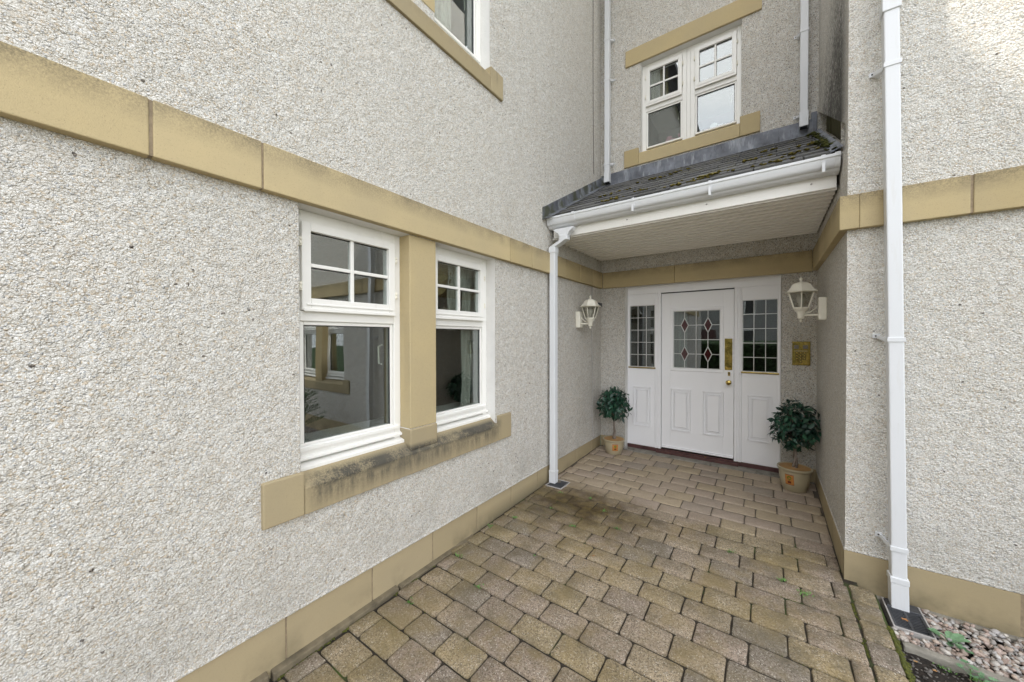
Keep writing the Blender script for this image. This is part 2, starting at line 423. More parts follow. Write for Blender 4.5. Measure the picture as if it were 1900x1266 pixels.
# ------------------------------------------------------------------ mesh helper
class MB:
    def __init__(s): s.v = []; s.f = []
    def quad(s, a, b, c, d):
        k = len(s.v); s.v += [tuple(a), tuple(b), tuple(c), tuple(d)]; s.f.append((k, k+1, k+2, k+3))
    def poly(s, pts):
        k = len(s.v); s.v += [tuple(p) for p in pts]; s.f.append(tuple(range(k, k+len(pts))))
    def box(s, x0, x1, y0, y1, z0, z1):
        k = len(s.v)
        s.v += [(x0,y0,z0),(x1,y0,z0),(x1,y1,z0),(x0,y1,z0),(x0,y0,z1),(x1,y0,z1),(x1,y1,z1),(x0,y1,z1)]
        s.f += [tuple(k+i for i in q) for q in ((0,3,2,1),(4,5,6,7),(0,1,5,4),(1,2,6,5),(2,3,7,6),(3,0,4,7))]
    def hexa(s, P):
        k = len(s.v); s.v += [tuple(p) for p in P]
        s.f += [tuple(k+i for i in q) for q in ((0,3,2,1),(4,5,6,7),(0,1,5,4),(1,2,6,5),(2,3,7,6),(3,0,4,7))]
    def prism(s, poly, axis, a, b):
        # poly: 2D points; axis 'x': pts are (y,z); 'y': (x,z); 'z': (x,y)
        def P(p, t):
            return {'x': (t, p[0], p[1]), 'y': (p[0], t, p[1]), 'z': (p[0], p[1], t)}[axis]
        k = len(s.v); n = len(poly)
        s.v += [P(p, a) for p in poly] + [P(p, b) for p in poly]
        for i in range(n):
            j = (i+1) % n
            s.f.append((k+i, k+j, k+n+j, k+n+i))
        s.f.append(tuple(k+i for i in reversed(range(n)))); s.f.append(tuple(k+n+i for i in range(n)))
    def lathe(s, prof, cx, cy, seg=24, sx=1.0, sy=1.0, ph=0.0):
        k = len(s.v)
        for r, z in prof:
            for i in range(seg):
                a = 2*pi*i/seg + ph
                s.v.append((cx + r*cos(a)*sx, cy + r*sin(a)*sy, z))
        for j in range(len(prof)-1):
            for i in range(seg):
                i2 = (i+1) % seg
                s.f.append((k+j*seg+i, k+j*seg+i2, k+(j+1)*seg+i2, k+(j+1)*seg+i))
        if prof[0][0] > 1e-5: s.f.append(tuple(k+i for i in reversed(range(seg))))
        if prof[-1][0] > 1e-5: s.f.append(tuple(k+(len(prof)-1)*seg+i for i in range(seg)))
    def tube(s, pts, r, seg=8, square=False):
        pts = [Vector(p) for p in pts]; k = len(s.v); n = len(pts)
        rs = r if isinstance(r, (list, tuple)) else [r]*n
        for i, p in enumerate(pts):
            d = (pts[min(i+1, n-1)] - pts[max(i-1, 0)]).normalized()
            up = Vector((0, 0, 1)) if abs(d.z) < .95 else Vector((0, 1, 0))
            a = d.cross(up).normalized(); b = a.cross(d).normalized()
            for q in range(seg):
                t = 2*pi*q/seg + (pi/4 if square else 0)
                s.v.append(tuple(p + a*cos(t)*rs[i] + b*sin(t)*rs[i]))
        for i in range(n-1):
            for q in range(seg):
                q2 = (q+1) % seg
                s.f.append((k+i*seg+q, k+i*seg+q2, k+(i+1)*seg+q2, k+(i+1)*seg+q))
        s.f.append(tuple(k+q for q in range(seg))); s.f.append(tuple(k+(n-1)*seg+q for q in reversed(range(seg))))
    def mesh(s, name, mat, smooth=False):
        me = bpy.data.meshes.new(name); me.from_pydata(s.v, [], s.f)
        bm = bmesh.new(); bm.from_mesh(me)
        bmesh.ops.recalc_face_normals(bm, faces=bm.faces); bm.to_mesh(me); bm.free()
        if mat: me.materials.append(mat)
        if smooth:
            for p in me.polygons: p.use_smooth = True
            try: me.set_sharp_from_angle(angle=radians(40))
            except Exception: pass
        me.update()
        return me
    def obj(s, name, mat, parent=None, smooth=False, bevel=0.0, kind=None):
        return link(name, s.mesh(name, mat, smooth), parent, bevel, kind)
def link(name, me, parent=None, bevel=0.0, kind=None, loc=None, rot=None, scale=None):
    o = bpy.data.objects.new(name, me); col.objects.link(o)
    if parent is not None: o.parent = parent
    if loc: o.location = loc
    if rot: o.rotation_euler = rot
    if scale: o.scale = scale
    if bevel:
        m = o.modifiers.new('bevel', 'BEVEL'); m.width = bevel; m.segments = 2; m.limit_method = 'ANGLE'; m.angle_limit = radians(40)
    if kind: o['kind'] = kind
    return o
def bx(*a):
    m = MB(); m.box(*a); return m
def thing(name, label, cat, loc=(0, 0, 0), rz=0.0, group=None):
    o = bpy.data.objects.new(name, None); col.objects.link(o)
    o.empty_display_size = .1
    o.location = loc; o.rotation_euler = (0, 0, rz)
    o['label'] = label; o['category'] = cat
    if group: o['group'] = group
    return o
def struct(name, label=None):
    o = bpy.data.objects.new(name, None); col.objects.link(o); o.empty_display_size = .1
    o['kind'] = 'structure'
    if label: o['label'] = label
    return o
def tag(o, label, cat, group=None):
    o['label'] = label; o['category'] = cat
    if group: o['group'] = group
    return o

xL, yB, xR, yF = -1.912, 4.819, .404, 3.106
ZP, CB, CT, ZS = .236, 2.277, 2.490, 2.668
def zg(y): return -.0225 + .026*y

# ------------------------------------------------------------------ walls
def cells(us, vs, holes):
    out = []
    for i in range(len(us)-1):
        for j in range(len(vs)-1):
            cu, cv = (us[i]+us[i+1])/2, (vs[j]+vs[j+1])/2
            if not any(h[0] < cu < h[1] and h[2] < cv < h[3] for h in holes):
                out.append((i, j))
    return out
def holed_wall(u0, u1, z0, z1, holes, P, thick):
    """P(u, d, z) -> point, d = depth behind the face."""
    us = sorted({u0, u1} | {h[0] for h in holes} | {h[1] for h in holes})
    vs = sorted({z0, z1} | {h[2] for h in holes} | {h[3] for h in holes})
    m = MB()
    for i, j in cells(us, vs, holes):
        a, b, c, d = us[i], us[i+1], vs[j], vs[j+1]
        m.quad(P(a, 0, c), P(b, 0, c), P(b, 0, d), P(a, 0, d))
        m.quad(P(a, thick, c), P(b, thick, c), P(b, thick, d), P(a, thick, d))
    m.quad(P(u0, 0, z1), P(u1, 0, z1), P(u1, thick, z1), P(u0, thick, z1))
    return m
def reveals(holes, P, thick):
    m = MB()
    for a, b, c, d in holes:
        a += .0012; b -= .0012; d -= .0015
        m.quad(P(a, 0, c), P(a, thick, c), P(a, thick, d), P(a, 0, d))
        m.quad(P(b, 0, c), P(b, thick, c), P(b, thick, d), P(b, 0, d))
        m.quad(P(a, 0, d), P(b, 0, d), P(b, thick, d), P(a, thick, d))
    return m
TH = .28
def joined(m):
    return m
def bake_wall(name, m, mat, parent):
    me = m.mesh(name, mat)
    return link(name, me, parent)

# left wall
wl = thing('rendered_wall', 'long pebble-dashed wall on the left with buff stone band and paired window', 'wall')
PL = lambda u, d, z: (xL - d, u, z)
WL_holes = [(.843, 1.525, .79, CB), (1.747, 2.427, .79, CB), (.843, 1.525, 3.73, 5.10), (1.747, 2.36, 3.73, 5.10)]
holed_wall(-4.0, yB, ZP, 7.4, WL_holes, PL, TH).obj('render_face', M['dash'], wl)
reveals(WL_holes, PL, TH).obj('window_reveal', M['smooth'], wl)
# back wall
wb = thing('rendered_wall', 'pebble-dashed wall round the white front door and above the porch roof', 'wall')
PB = lambda u, d, z: (u, yB + d, z)
DOOR = (-1.574, .112, .05, CB)
WB_holes = [DOOR, (-1.375, -.262, 3.93, 5.185)]
holed_wall(xL, xR+.25, -.1, 6.6, WB_holes, PB, TH).obj('render_face', M['dash'], wb)
reveals(WB_holes, PB, TH).obj('window_reveal', M['smooth'], wb)
# right wing: front face and the return into the porch
wr = thing('rendered_wall', 'pebble-dashed wall on the right behind the tall white downpipe', 'wall')
PR = lambda u, d, z: (u, yF + d, z)
WR_holes = [(1.45, 2.13, .79, CB), (2.35, 3.03, .79, CB)]
holed_wall(xR, 6.0, ZP, 7.45, WR_holes, PR, TH).obj('render_face', M['dash'], wr)
reveals(WR_holes, PR, TH).obj('window_reveal', M['smooth'], wr)
rf = lambda y: 2.87 + .548*(y - 3.33)
m = MB()
ya, yb = 3.20, yB
L1a, L1b, L2a, L2b = rf(ya)+.0, rf(yb)+.0, rf(ya)+.20, rf(yb)+.215
m.poly([(xR, yF, ZP), (xR, yb, ZP), (xR, yb, L1b), (xR, ya, L1a), (xR, yF, L1a)])
m.poly([(xR, yF, L1a), (xR, ya, L1a), (xR, ya, L2a), (xR, yF, L2a)])
m.poly([(xR, yF, L2a), (xR, ya, L2a), (xR, yb, L2b), (xR, yb, 7.45), (xR, yF, 7.45)])
for (p, q) in (((ya, L2a), (yb, L2b)), ((ya, L1a), (yb, L1b)), ((ya, L1a), (ya, L2a))):
    m.quad((xR, p[0], p[1]), (xR, q[0], q[1]), (xR+.13, q[0], q[1]), (xR+.13, p[0], p[1]))
m.obj('return_face', M['dash_st'], wr)
bx(xR+.10, xR+.14, 3.12, yB+.3, 2.6, 4.3).obj('wall_core', M['slate_black'], wr)
for i in range(5):
    y0 = ya + i*(yb-ya)/5 + .006; y1 = ya + (i+1)*(yb-ya)/5 - .006
    o = .004*(i % 2)
    b = MB(); b.hexa([(xR+.06+o, y0, rf(y0)-.05), (xR+.08+o, y0, rf(y0)-.05), (xR+.08+o, y1, rf(y1)-.05), (xR+.06+o, y1, rf(y1)-.05),
                      (xR+.06+o, y0, rf(y0)+.25), (xR+.08+o, y0, rf(y0)+.25), (xR+.08+o, y1, rf(y1)+.25), (xR+.06+o, y1, rf(y1)+.25)])
    b.obj('board', M['boards'], wr)

# stones -------------------------------------------------------------
def stone_x(parent, name, y0, y1, z0, z1, out, mat=None, bev=.004, back=.06):       # on the left wall
    return bx(xL-back, xL+out, y0, y1, z0, z1).obj(name, mat or M['stone'], parent, bevel=bev)
def stone_y(parent, name, x0, x1, yw, z0, z1, out, mat=None, bev=.004, back=.06):
    return bx(x0, x1, yw-out, yw+back, z0, z1).obj(name, mat or M['stone'], parent, bevel=bev)
PO = .042
ys = [-3.36, -2.99, -2.62, -2.25, -1.89, -1.52, -1.15, -.79, -.42, -.055, .312, .676, 2.593, 2.96, 3.325, 3.69, 4.06, 4.43, yB-PO]
for a, b in zip(ys[:-1], ys[1:]):
    g = .0055 if b < 2 else .003
    stone_x(wl, 'band_stone', a+g, b-g, CB, CT, PO)
    if b < yB-.2:
        bx(xL-.02, xL+PO-.006, b-g, b+g, CB+.003, CT-.003).obj('mortar_joint', M['mortar'], wl)
# plinth of the left wall
py = [-3.0, -2.52, -2.05, -1.58, -1.11, -.64, -.165, .305, .776, 1.246, 1.719, 2.19, 2.662, 3.124, 3.59, 4.05, 4.514, yB]
for i, (a, b) in enumerate(zip(py[:-1], py[1:])):
    stone_x(wl, 'plinth_stone', a+.004, b-.004, -.12, ZP, -.004, bev=.003)
    if b < yB - .1: bx(xL-.05, xL-.009, b-.005, b+.005, -.1, ZP-.001).obj('mortar_joint', M['mortar'], wl)
for a in range(-4, 3):
    y0 = -.02 + a*.72
    if y0 < 2.0:
        m = MB(); m.hexa([(xL-.02, y0+.006, -.1), (xL+.034, y0+.006, -.1), (xL+.034, y0+.71, -.1), (xL-.02, y0+.71, -.1),
                          (xL-.02, y0+.006, .028), (xL+.030, y0+.006, .022), (xL+.030, y0+.71, .030), (xL-.02, y0+.71, .036)])
        m.obj('footing_block', M['ledge'], wl, bevel=.006)
# render overhang bead above the plinth (drip)
for W_, P0, P1 in ((wl, (xL-.02, -4, 0), (xL+.006, yB, 0)),):
    bx(P0[0], P1[0], P0[1], P1[1], ZP+.001, ZP+.012).obj('drip_bead', M['dash'], W_, bevel=.003)
bx(xR-.006, 6, yF-.006, yF+.02, ZP+.001, ZP+.012).obj('drip_bead', M['dash'], wr, bevel=.003)
bx(xR-.0055, xR+.02, yF+.021, yB, ZP+.001, ZP+.012).obj('drip_bead', M['dash'], wr, bevel=.003)
# back band
for a, b in ((xL+PO, -.95), (-.95, xR-PO)):
    stone_y(wb, 'band_stone', a+.002, b-.0015, yB, CB, CT, PO)
stone_y(wb, 'plinth_stone', xL-.0, DOOR[0]-.02, yB, -.1, ZP, .006, bev=.003)
stone_y(wb, 'plinth_stone', DOOR[1]+.02, xR+.0, yB, -.1, ZP, .006, bev=.003)
# right band: return + front
yy = [yF-PO, 3.47, 3.84, 4.21, 4.58, yB-PO]
for i, (a, b) in enumerate(zip(yy[:-1], yy[1:])):
    bx(xR-PO, xR+.05, a+(.0025 if i else 0), b-.0025, CB, CT).obj('band_stone', M['stone'], wr, bevel=.004)
xx = [xR+.051, .902, 1.27, 3.21, 3.58, 3.95, 4.32, 4.7, 5.1, 5.5, 6.0]
for i, (a, b) in enumerate(zip(xx[:-1], xx[1:])):
    stone_y(wr, 'band_stone', a if i == 0 else a+.0055, b-.0055, yF, CB, CT, PO)
    bx(b-.0055, b+.0055, yF-PO+.006, yF+.02, CB+.003, CT-.003).obj('mortar_joint', M['mortar'], wr)
xx = [xR+.0, 1.10, 1.57, 2.04, 2.51, 2.98, 3.45, 3.92, 4.4, 5.0, 6.0]
for i, (a, b) in enumerate(zip(xx[:-1], xx[1:])):
    stone_y(wr, 'plinth_stone', a-.004 if i == 0 else a+.007, b-.007, yF, -.03, ZP, .004, bev=.003)
    bx(b-.008, b+.008, yF-.001, yF+.03, .01, ZP-.001).obj('mortar_joint', M['mortar'], wr)
yy = [yF+.062, 3.58, 4.05, 4.52, yB]
for a, b in zip(yy[:-1], yy[1:]):
    bx(xR-.006, xR+.05, a+.002, b-.002, -.1, ZP).obj('plinth_stone', M['stone'], wr, bevel=.003)
bx(xR-.012, 6, yF-.035, yF+.02, -.15, .006).obj('footing_block', M['conc'], wr, bevel=.006)

# eaves and roofs that shade the courtyard, plus one added sun blocker
def roof_slab(parent, pts, mat='tile', th=.12):
    a = [Vector(p) for p in pts]
    m = MB(); m.hexa([p - Vector((0, 0, th)) for p in a] + a); return m.obj('roof', M[mat], parent)
roof_slab(wl, [(-1.62, -4.3, 7.42), (-1.62, 9, 7.42), (-6.5, 9, 10.57), (-6.5, -4.3, 10.57)])
roof_slab(wl, [(-.9, 1.95, 7.60), (-.9, 4.3, 7.60), (-2.2, 4.3, 8.1), (-2.2, 1.95, 8.1)])  # added unseen slab, only keeps the sun off the return and back wall
roof_slab(wb, [(xL, 4.68, 6.61), (xR, 4.68, 6.61), (xR, 9, 9.4), (xL, 9, 9.4)])
roof_slab(wr, [(xR, 2.90, 7.58), (6.3, 2.90, 7.58), (6.3, 8, 10.4), (xR, 8, 10.4)])

# mullions
bx(xL-TH, xL+.004, 1.522, 1.750, 1.0, CB-.002).obj('mullion_stone', M['stone'], wl, bevel=.006)
m = MB(); m.hexa([(xL-.15, 1.519, .86), (xL+.012, 1.519, .86), (xL+.012, 1.753, .86), (xL-.15, 1.753, .86),
                  (xL-.15, 1.519, .998), (xL+.012, 1.519, .998), (xL+.012, 1.753, .998), (xL-.15, 1.753, .998)])
m.obj('mullion_base', M['sill'], wl, bevel=.008)
bx(xL-TH, xL+.004, 1.522, 1.750, 3.87, 5.1).obj('mullion_stone', M['stone'], wl, bevel=.006)
bx(2.127, 2.353, yF-.004, yF+TH, .86, CB-.002).obj('mullion_stone', M['stone'], wr, bevel=.006)

# window sills in stone: end blocks plus a weathered middle
def sill_left(y0, y1, zb, zt, endw, parent):
    stone_x(parent, 'sill_end_block', y0, y0+endw, zb, zt, .022, M['sill'], .007)
    stone_x(parent, 'sill_end_block', y1-endw, y1, zb, zt, .022, M['sill'], .007)
    m = MB()
    yc0, yc1 = y0+endw+.001, y1-endw-.001
    m.prism([(xL-.16, zb), (xL+.020, zb), (xL+.020, zt-.085), (xL+.014, zt-.072), (xL-.02, zt-.048), (xL-.052, zt-.019), (xL-.16, zt-.019)], 'y', yc0, yc1)
    m.obj('sill_stone', M['sill'], parent, bevel=.004)
sill_left(.671, 2.634, .709, .925, .185, wl)
sill_left(.671, 2.52, 3.66, 3.865, .17, wl)
def sill_y(x0, x1, yw, zb, zt, endw, parent, mat):
    bx(x0, x0+endw, yw-.022, yw+.06, zb, zt).obj('sill_end_block', mat, parent, bevel=.006)
    bx(x1-endw, x1, yw-.022, yw+.06, zb, zt).obj('sill_end_block', mat, parent, bevel=.006)
    m = MB(); m.prism([(yw+.16, zb), (yw-.020, zb), (yw-.020, zt-.085), (yw-.012, zt-.07), (yw+.16, zt+.0)], 'x', x0+endw+.001, x1-endw-.001)
    m.obj('sill_stone', mat, parent, bevel=.004)
sill_y(-1.585, -.085, yB, 3.862, 4.085, .19, wb, M['stone'])
sill_y(1.27, 3.21, yF, .709, .925, .185, wr, M['sill'])
bx(-1.57, -.075, yB-.022, yB+TH, 5.187, 5.40).obj('lintel_stone', M['stone'], wb, bevel=.006)
bx(xL-TH, xL+.02, .67, 2.52, 5.102, 5.32).obj('lintel_stone', M['stone'], wl, bevel=.006)

# interiors (dim rooms behind the windows)
def room(x0, x1, y0, y1, z0, z1, skip):
    m = MB(); c = {'x0': [(x0,y0,z0),(x0,y1,z0),(x0,y1,z1),(x0,y0,z1)], 'x1': [(x1,y0,z0),(x1,y1,z0),(x1,y1,z1),(x1,y0,z1)],
                   'y0': [(x0,y0,z0),(x1,y0,z0),(x1,y0,z1),(x0,y0,z1)], 'y1': [(x0,y1,z0),(x1,y1,z0),(x1,y1,z1),(x0,y1,z1)],
                   'z0': [(x0,y0,z0),(x1,y0,z0),(x1,y1,z0),(x0,y1,z0)], 'z1': [(x0,y0,z1),(x1,y0,z1),(x1,y1,z1),(x0,y1,z1)]}
    for k, q in c.items():
        if k != skip: m.quad(*q)
    return m.obj('room_interior', M['room'], kind='structure')
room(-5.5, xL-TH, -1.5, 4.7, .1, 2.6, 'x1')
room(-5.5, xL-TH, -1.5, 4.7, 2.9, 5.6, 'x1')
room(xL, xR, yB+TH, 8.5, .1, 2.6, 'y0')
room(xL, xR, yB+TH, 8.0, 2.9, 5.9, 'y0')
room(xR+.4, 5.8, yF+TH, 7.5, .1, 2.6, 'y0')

# ------------------------------------------------------------------ windows
def place(o, O, rz):
    o.location = O; o.rotation_euler = (0, 0, rz)
def make_window(label, group, O, rz, W, H, ztr, cill=True, sash=True, name='window', handle=True):
    """local x across, local -y outwards, z up; y = 0 is the front of the frame."""
    t = thing(name, label, 'window', O, rz, group)
    fm = .050
    f = MB()
    f.box(0, fm, 0, .07, 0, H); f.box(W-fm, W, 0, .07, 0, H)
    f.box(fm, W-fm, 0, .07, H-.075, H); f.box(fm, W-fm, 0, .07, .045 if cill else 0, .105 if cill else .06)
    f.box(fm, W-fm, 0, .07, ztr-.045, ztr+.01)
    f.box(fm+.001, W-fm-.001, .012, .06, .106, .128); f.box(fm+.001, fm+.022, .012, .06, .128, ztr-.046); f.box(W-fm-.022, W-fm-.001, .012, .06, .128, ztr-.046)
    f.box(fm+.022, W-fm-.022, .012, .06, ztr-.066, ztr-.0455)
    f.obj('frame', M['upvc'], t, bevel=.004)
    if cill:
        c = MB()
        c.prism([(.07, .0), (-.045, .0), (-.045, .018), (.0, .030), (.07, .044)], 'x', .0, W)
        c.prism([(-.0005, .046), (-.022, .046), (-.022, .060), (-.0005, .070)], 'x', .004, W-.004)
        c.prism([(-.0005, .092), (-.014, .092), (-.014, .112), (-.0005, .118)], 'x', .02, W-.02)
        c.obj('drip_sill', M['upvc'], t, bevel=.002)
    # opening sash, standing slightly proud
    s0, s1, t0, t1 = .052, W-.052, ztr+.012, H-.060
    sm = .046
    if sash:
        s = MB()
        s.box(s0, s0+sm, -.020, .05, t0, t1); s.box(s1-sm, s1, -.020, .05, t0, t1)
        s.box(s0+sm, s1-sm, -.020, .05, t1-sm, t1); s.box(s0+sm, s1-sm, -.020, .05, t0, t0+.065)
        s.box(s0+.02, s1-.02, -.026, -.0201, t0+.026, t0+.038)
        s.box(s0+.004, s1-.004, -.030, -.0205, t0-.006, t0+.012)
        so = s.obj('opening_sash', M['upvc'], t, bevel=.004)
        g0, g1, h0, h1 = s0+sm, s1-sm, t0+.065, t1-sm
        cx, cz = (g0+g1)/2, (h0+h1)/2
        bx(cx-.010, cx+.010, -.006, .028, h0, h1).obj('glazing_bar', M['upvc'], so, bevel=.003)
        bx(g0, cx-.0105, -.005, .027, cz-.010, cz+.010).obj('glazing_bar', M['upvc'], so, bevel=.003)
        bx(cx+.0105, g1, -.005, .027, cz-.010, cz+.010).obj('glazing_bar', M['upvc'], so, bevel=.003)
        for (a, b) in ((g0, cx-.0105), (cx+.0105, g1)):
            for (c_, d_) in ((h0, cz-.0105), (cz+.0105, h1)):
                bx(a+.001, b-.001, .008, .012, c_+.001, d_-.001).obj('pane', M['glass'], so)
                gk = MB()
                gk.box(a, b, .004, .014, d_-.004, d_); gk.box(a, a+.003, .004, .014, c_, d_-.0045)
                gk.obj('gasket', M['dark'], so)
        for sx in (s0-.014, s1):
            for zz in (t0 + (t1-t0)*.22, t0 + (t1-t0)*.72):
                h = MB(); h.box(sx, sx+.014, -.020, -.001, zz, zz+.045); h.box(sx+.002, sx+.012, -.027, -.0205, zz+.008, zz+.018); h.box(sx+.002, sx+.012, -.027, -.0205, zz+.030, zz+.038)
                h.obj('hinge', M['cream_metal'], t, bevel=.002)
    a, b, c_, d_ = fm+.022, W-fm-.022, .128, ztr-.066
    bx(a, b, .026, .030, c_, d_).obj('pane', M['glass'], t)
    gk = MB(); gk.box(a, b, .016, .0255, d_-.005, d_); gk.box(b-.004, b, .016, .0255, c_, d_-.0055); gk.box(a, a+.004, .016, .0255, c_, d_-.0055)
    gk.obj('gasket', M['dark'], t)
    if handle:
        h = MB(); h.tube([(b-.035, .055, c_+(d_-c_)*.62), (b-.035, .085, c_+(d_-c_)*.62), (b-.035, .09, c_+(d_-c_)*.80), (b-.02, .07, c_+(d_-c_)*.82)], .006, 6)
        h.obj('handle', M['cream_metal'], t, smooth=True)
    return t
GW = 'white windows set in the rendered walls'
RZ = pi/2
FX = xL - .10
H1 = CB - .905
make_window('white window left of the stone mullion, its lower pane mirroring a wall', GW, (FX, .843, .905), RZ, .682, H1, 1.735-.905)
make_window('white window right of the stone mullion, draped cream curtain inside', GW, (FX, 1.747, .905), RZ, .680, H1, 1.735-.905)
make_window('tall window cut by the top edge of the photo, above the left wall', GW, (FX, 1.747, 3.835), RZ, .613, 1.262, .83)
make_window('window hidden above the frame left of the upper mullion', GW, (FX, .843, 3.835), RZ, .682, 1.262, .83)
make_window('window in the right wing just outside the picture, nearer the corner', GW, (1.45, yF+.10, .905), 0, .68, H1, 1.735-.905)
make_window('window in the right wing further from the corner, outside the picture', GW, (2.35, yF+.10, .905), 0, .68, H1, 1.735-.905)
# upper back window: a double window with a broad white middle post
up = make_window('left half of the window over the porch, pink flowers behind the glass', GW, (-1.375, yB+.085, 3.985), 0, .535, 1.20, .63, cill=False)
up2 = make_window('right half of the window over the porch, reflecting pale sky', GW, (-.797, yB+.085, 3.985), 0, .535, 1.20, .63, cill=False)
bx(.536, .577, .002, .06, 0, 1.2).obj('centre_post', M['upvc'], up, bevel=.003)
for o in (up, up2):
    MBc = MB(); MBc.prism([(.07, -.03), (-.04, -.03), (-.04, -.015), (.0, -.001), (.07, -.001)], 'x', 0, .556 if o is up else .535)
    MBc.obj('drip_sill', M['upvc'], o, bevel=.002)

# curtains and ornaments
def drape(name, x, y0, y1, z0, z1, mat, label, folds=5, amp=.03, axis='x', swag=0.0):
    m = MB(); n = 40; k = 10
    for j in range(k+1):
        z = z1 + (z0-z1)*j/k
        for i in range(n+1):
            u = i/n
            sq = 1 - swag*(j/k)
            y = y0 + (y1-y0)*u*sq
            d = amp*sin(u*folds*2*pi + .6*sin(j*.5)) * (1 - .3*j/k) + .01*sin(j + u*7)
            m.v.append((x+d, y, z) if axis == 'x' else (y, x+d, z))
    for j in range(k):
        for i in range(n):
            a = j*(n+1)+i; m.f.append((a, a+1, a+n+2, a+n+1))
    o = m.obj(name, mat, smooth=True)
    tag(o, label, 'curtain')
    return o
# draped pair behind the lower right window
drape('curtain', -2.105, 2.05, 2.26, 1.66, 2.20, M['curt_w'], 'cream tail curtain behind the window right of the mullion', 4, .012, swag=.55)
drape('curtain', -2.135, 2.24, 2.36, .99, 2.22, M['curt_w'], 'long pale curtain at the far side of the right-hand window', 3, .012)
m = MB(); n_ = 30
for j in range(9):
    for i in range(n_+1):
        u = i/n_; s_ = j/8
        z = 2.21 - s_*(.05 + .22*sin(pi*u)**.8) + .006*sin(j*2.2)
        m.v.append((-2.115 - .012*sin(j*1.9+u*2), 1.77+.36*u, z))
for j in range(8):
    for i in range(n_):
        a = j*(n_+1)+i; m.f.append((a, a+1, a+n_+2, a+n_+1))
tag(m.obj('curtain_swag', M['curt_y'], smooth=True), 'gold swag hanging across the top of the right-hand window', 'curtain')
drape('curtain', -2.13, 1.78, 2.12, 3.9, 5.05, M['curt_w'], 'pale net curtain in the tall window at the top edge', 6, .010)
drape('curtain', 4.985, -1.33, -1.17, 4.55, 5.15, M['curt_w'], 'white curtain at the left side of the window over the porch', 5, .015, 'y')
drape('curtain', 5.01, -1.20, -1.08, 4.6, 5.16, M['curt_y'], 'gold curtain beside the white one over the porch', 3, .015, 'y')
m = MB(); m.lathe([(.0, .0), (.035, .0), (.045, .03), (.028, .075), (.016, .10), (.024, .13), (.0, .128)], 0, 0, 16)
o = m.obj('china_vase', M['china'], smooth=True); o.location = (-2.26, 1.99, .99)
tag(o, 'small white china vase on the ledge inside the right-hand window', 'vase')
bx(-2.42, xL-TH-.002, .80, 2.5, .96, .985).obj('window_board', M['upvc'], wl)
bx(-1.42, -.22, yB+TH+.002, yB+.45, 3.99, 4.01).obj('window_board', M['upvc'], wb)
def flowers(x, y, z, label, mat, n=46):
    t = thing('flower_bunch', label, 'flowers', (x, y, z))
    for i in range(7):
        m = MB()
        cx, cz, cy = R.uniform(-.09, .09), R.uniform(.05, .13), R.uniform(-.03, .03)
        for k in range(9):
            a = k*2*pi/9; r = .032
            p = Vector((cx, cy, cz)); q = p + Vector((cos(a)*r, R.uniform(-.02, .01), sin(a)*r)); s_ = Vector((-sin(a), .2, cos(a)))*.012
            m.poly([p, q - s_, q + Vector((cos(a), 0, sin(a)))*.01, q + s_])
        m.obj('bloom', mat, t)
    m = MB()
    for i in range(6): m.tube([(0, 0, 0), (R.uniform(-.05, .05), 0, .08)], .002, 4)
    m.obj('stem', M['weed'], t)
    m = MB(); m.lathe([(0, -.03), (.03, -.03), (.035, .0), (.03, .02)], 0, 0, 12); m.obj('vase', M['china'], t, smooth=True)
flowers(-1.00, 5.02, 4.06, 'pink flowers in a vase behind the left half of the upper window', M['pink'])
flowers(-.52, 5.02, 4.04, 'pale flowers behind the right half of the upper window', M['china'])

# ------------------------------------------------------------------ front door
yD = yB + .10
fd = thing('front_door', 'white panelled front door with leaded glass and matching side panels', 'door', (0, 0, 0))
m = MB()
zt = CB - .002
m.box(-1.572, .110, yD, yD+.07, 2.178, zt)                     # head
m.box(-1.572, .110, yD-.008, yD-.0005, 2.255, zt)
for a, b in ((-1.572, -1.565), (-1.212, -1.137), (-.327, -.254), (.103, .110)):
    m.box(a, b, yD, yD+.07, .15, 2.1775)
for a, b in ((-1.195, -1.182), (-1.168, -1.143), (-.321, -.296), (-.284, -.270)):
    m.box(a, b, yD-.010, yD-.0005, .152, 2.18)
m.obj('door_frame', M['door'], fd, bevel=.003)
bx(-1.137, -.327, yD+.001, yD+.010, 2.1665, 2.1775).obj('draught_gap', M['dark'], fd)
def panel(m, a, b, c, d, y):
    """raised and fielded moulding made as nested steps"""
    for i, (ins, out) in enumerate(((0, .017), (.020, .005), (.036, .015), (.048, .016))):
        A, B, C_, D = a+ins, b-ins, c+ins, d-ins
        w = .009
        if i < 3:
            for q in ((A, B, C_, C_+w), (A, B, D-w, D)): m.box(q[0], q[1], y-out, y-.0003, q[2], q[3])
            for q in ((A, A+w, C_+w, D-w), (B-w, B, C_+w, D-w)): m.box(q[0], q[1], y-out, y-.0003, q[2], q[3])
        else:
            m.box(A, B, y-.012, y-.0003, C_, D)
def leaf_sheet(a, b, c, d, g, y, th=.045):
    """slab a..b x c..d with an opening g"""
    m = MB()
    m.box(a, g[0], y, y+th, c, d); m.box(g[1], b, y, y+th, c, d)
    m.box(g[0], g[1], y, y+th, c, g[2]); m.box(g[0], g[1], y, y+th, g[3], d)
    return m
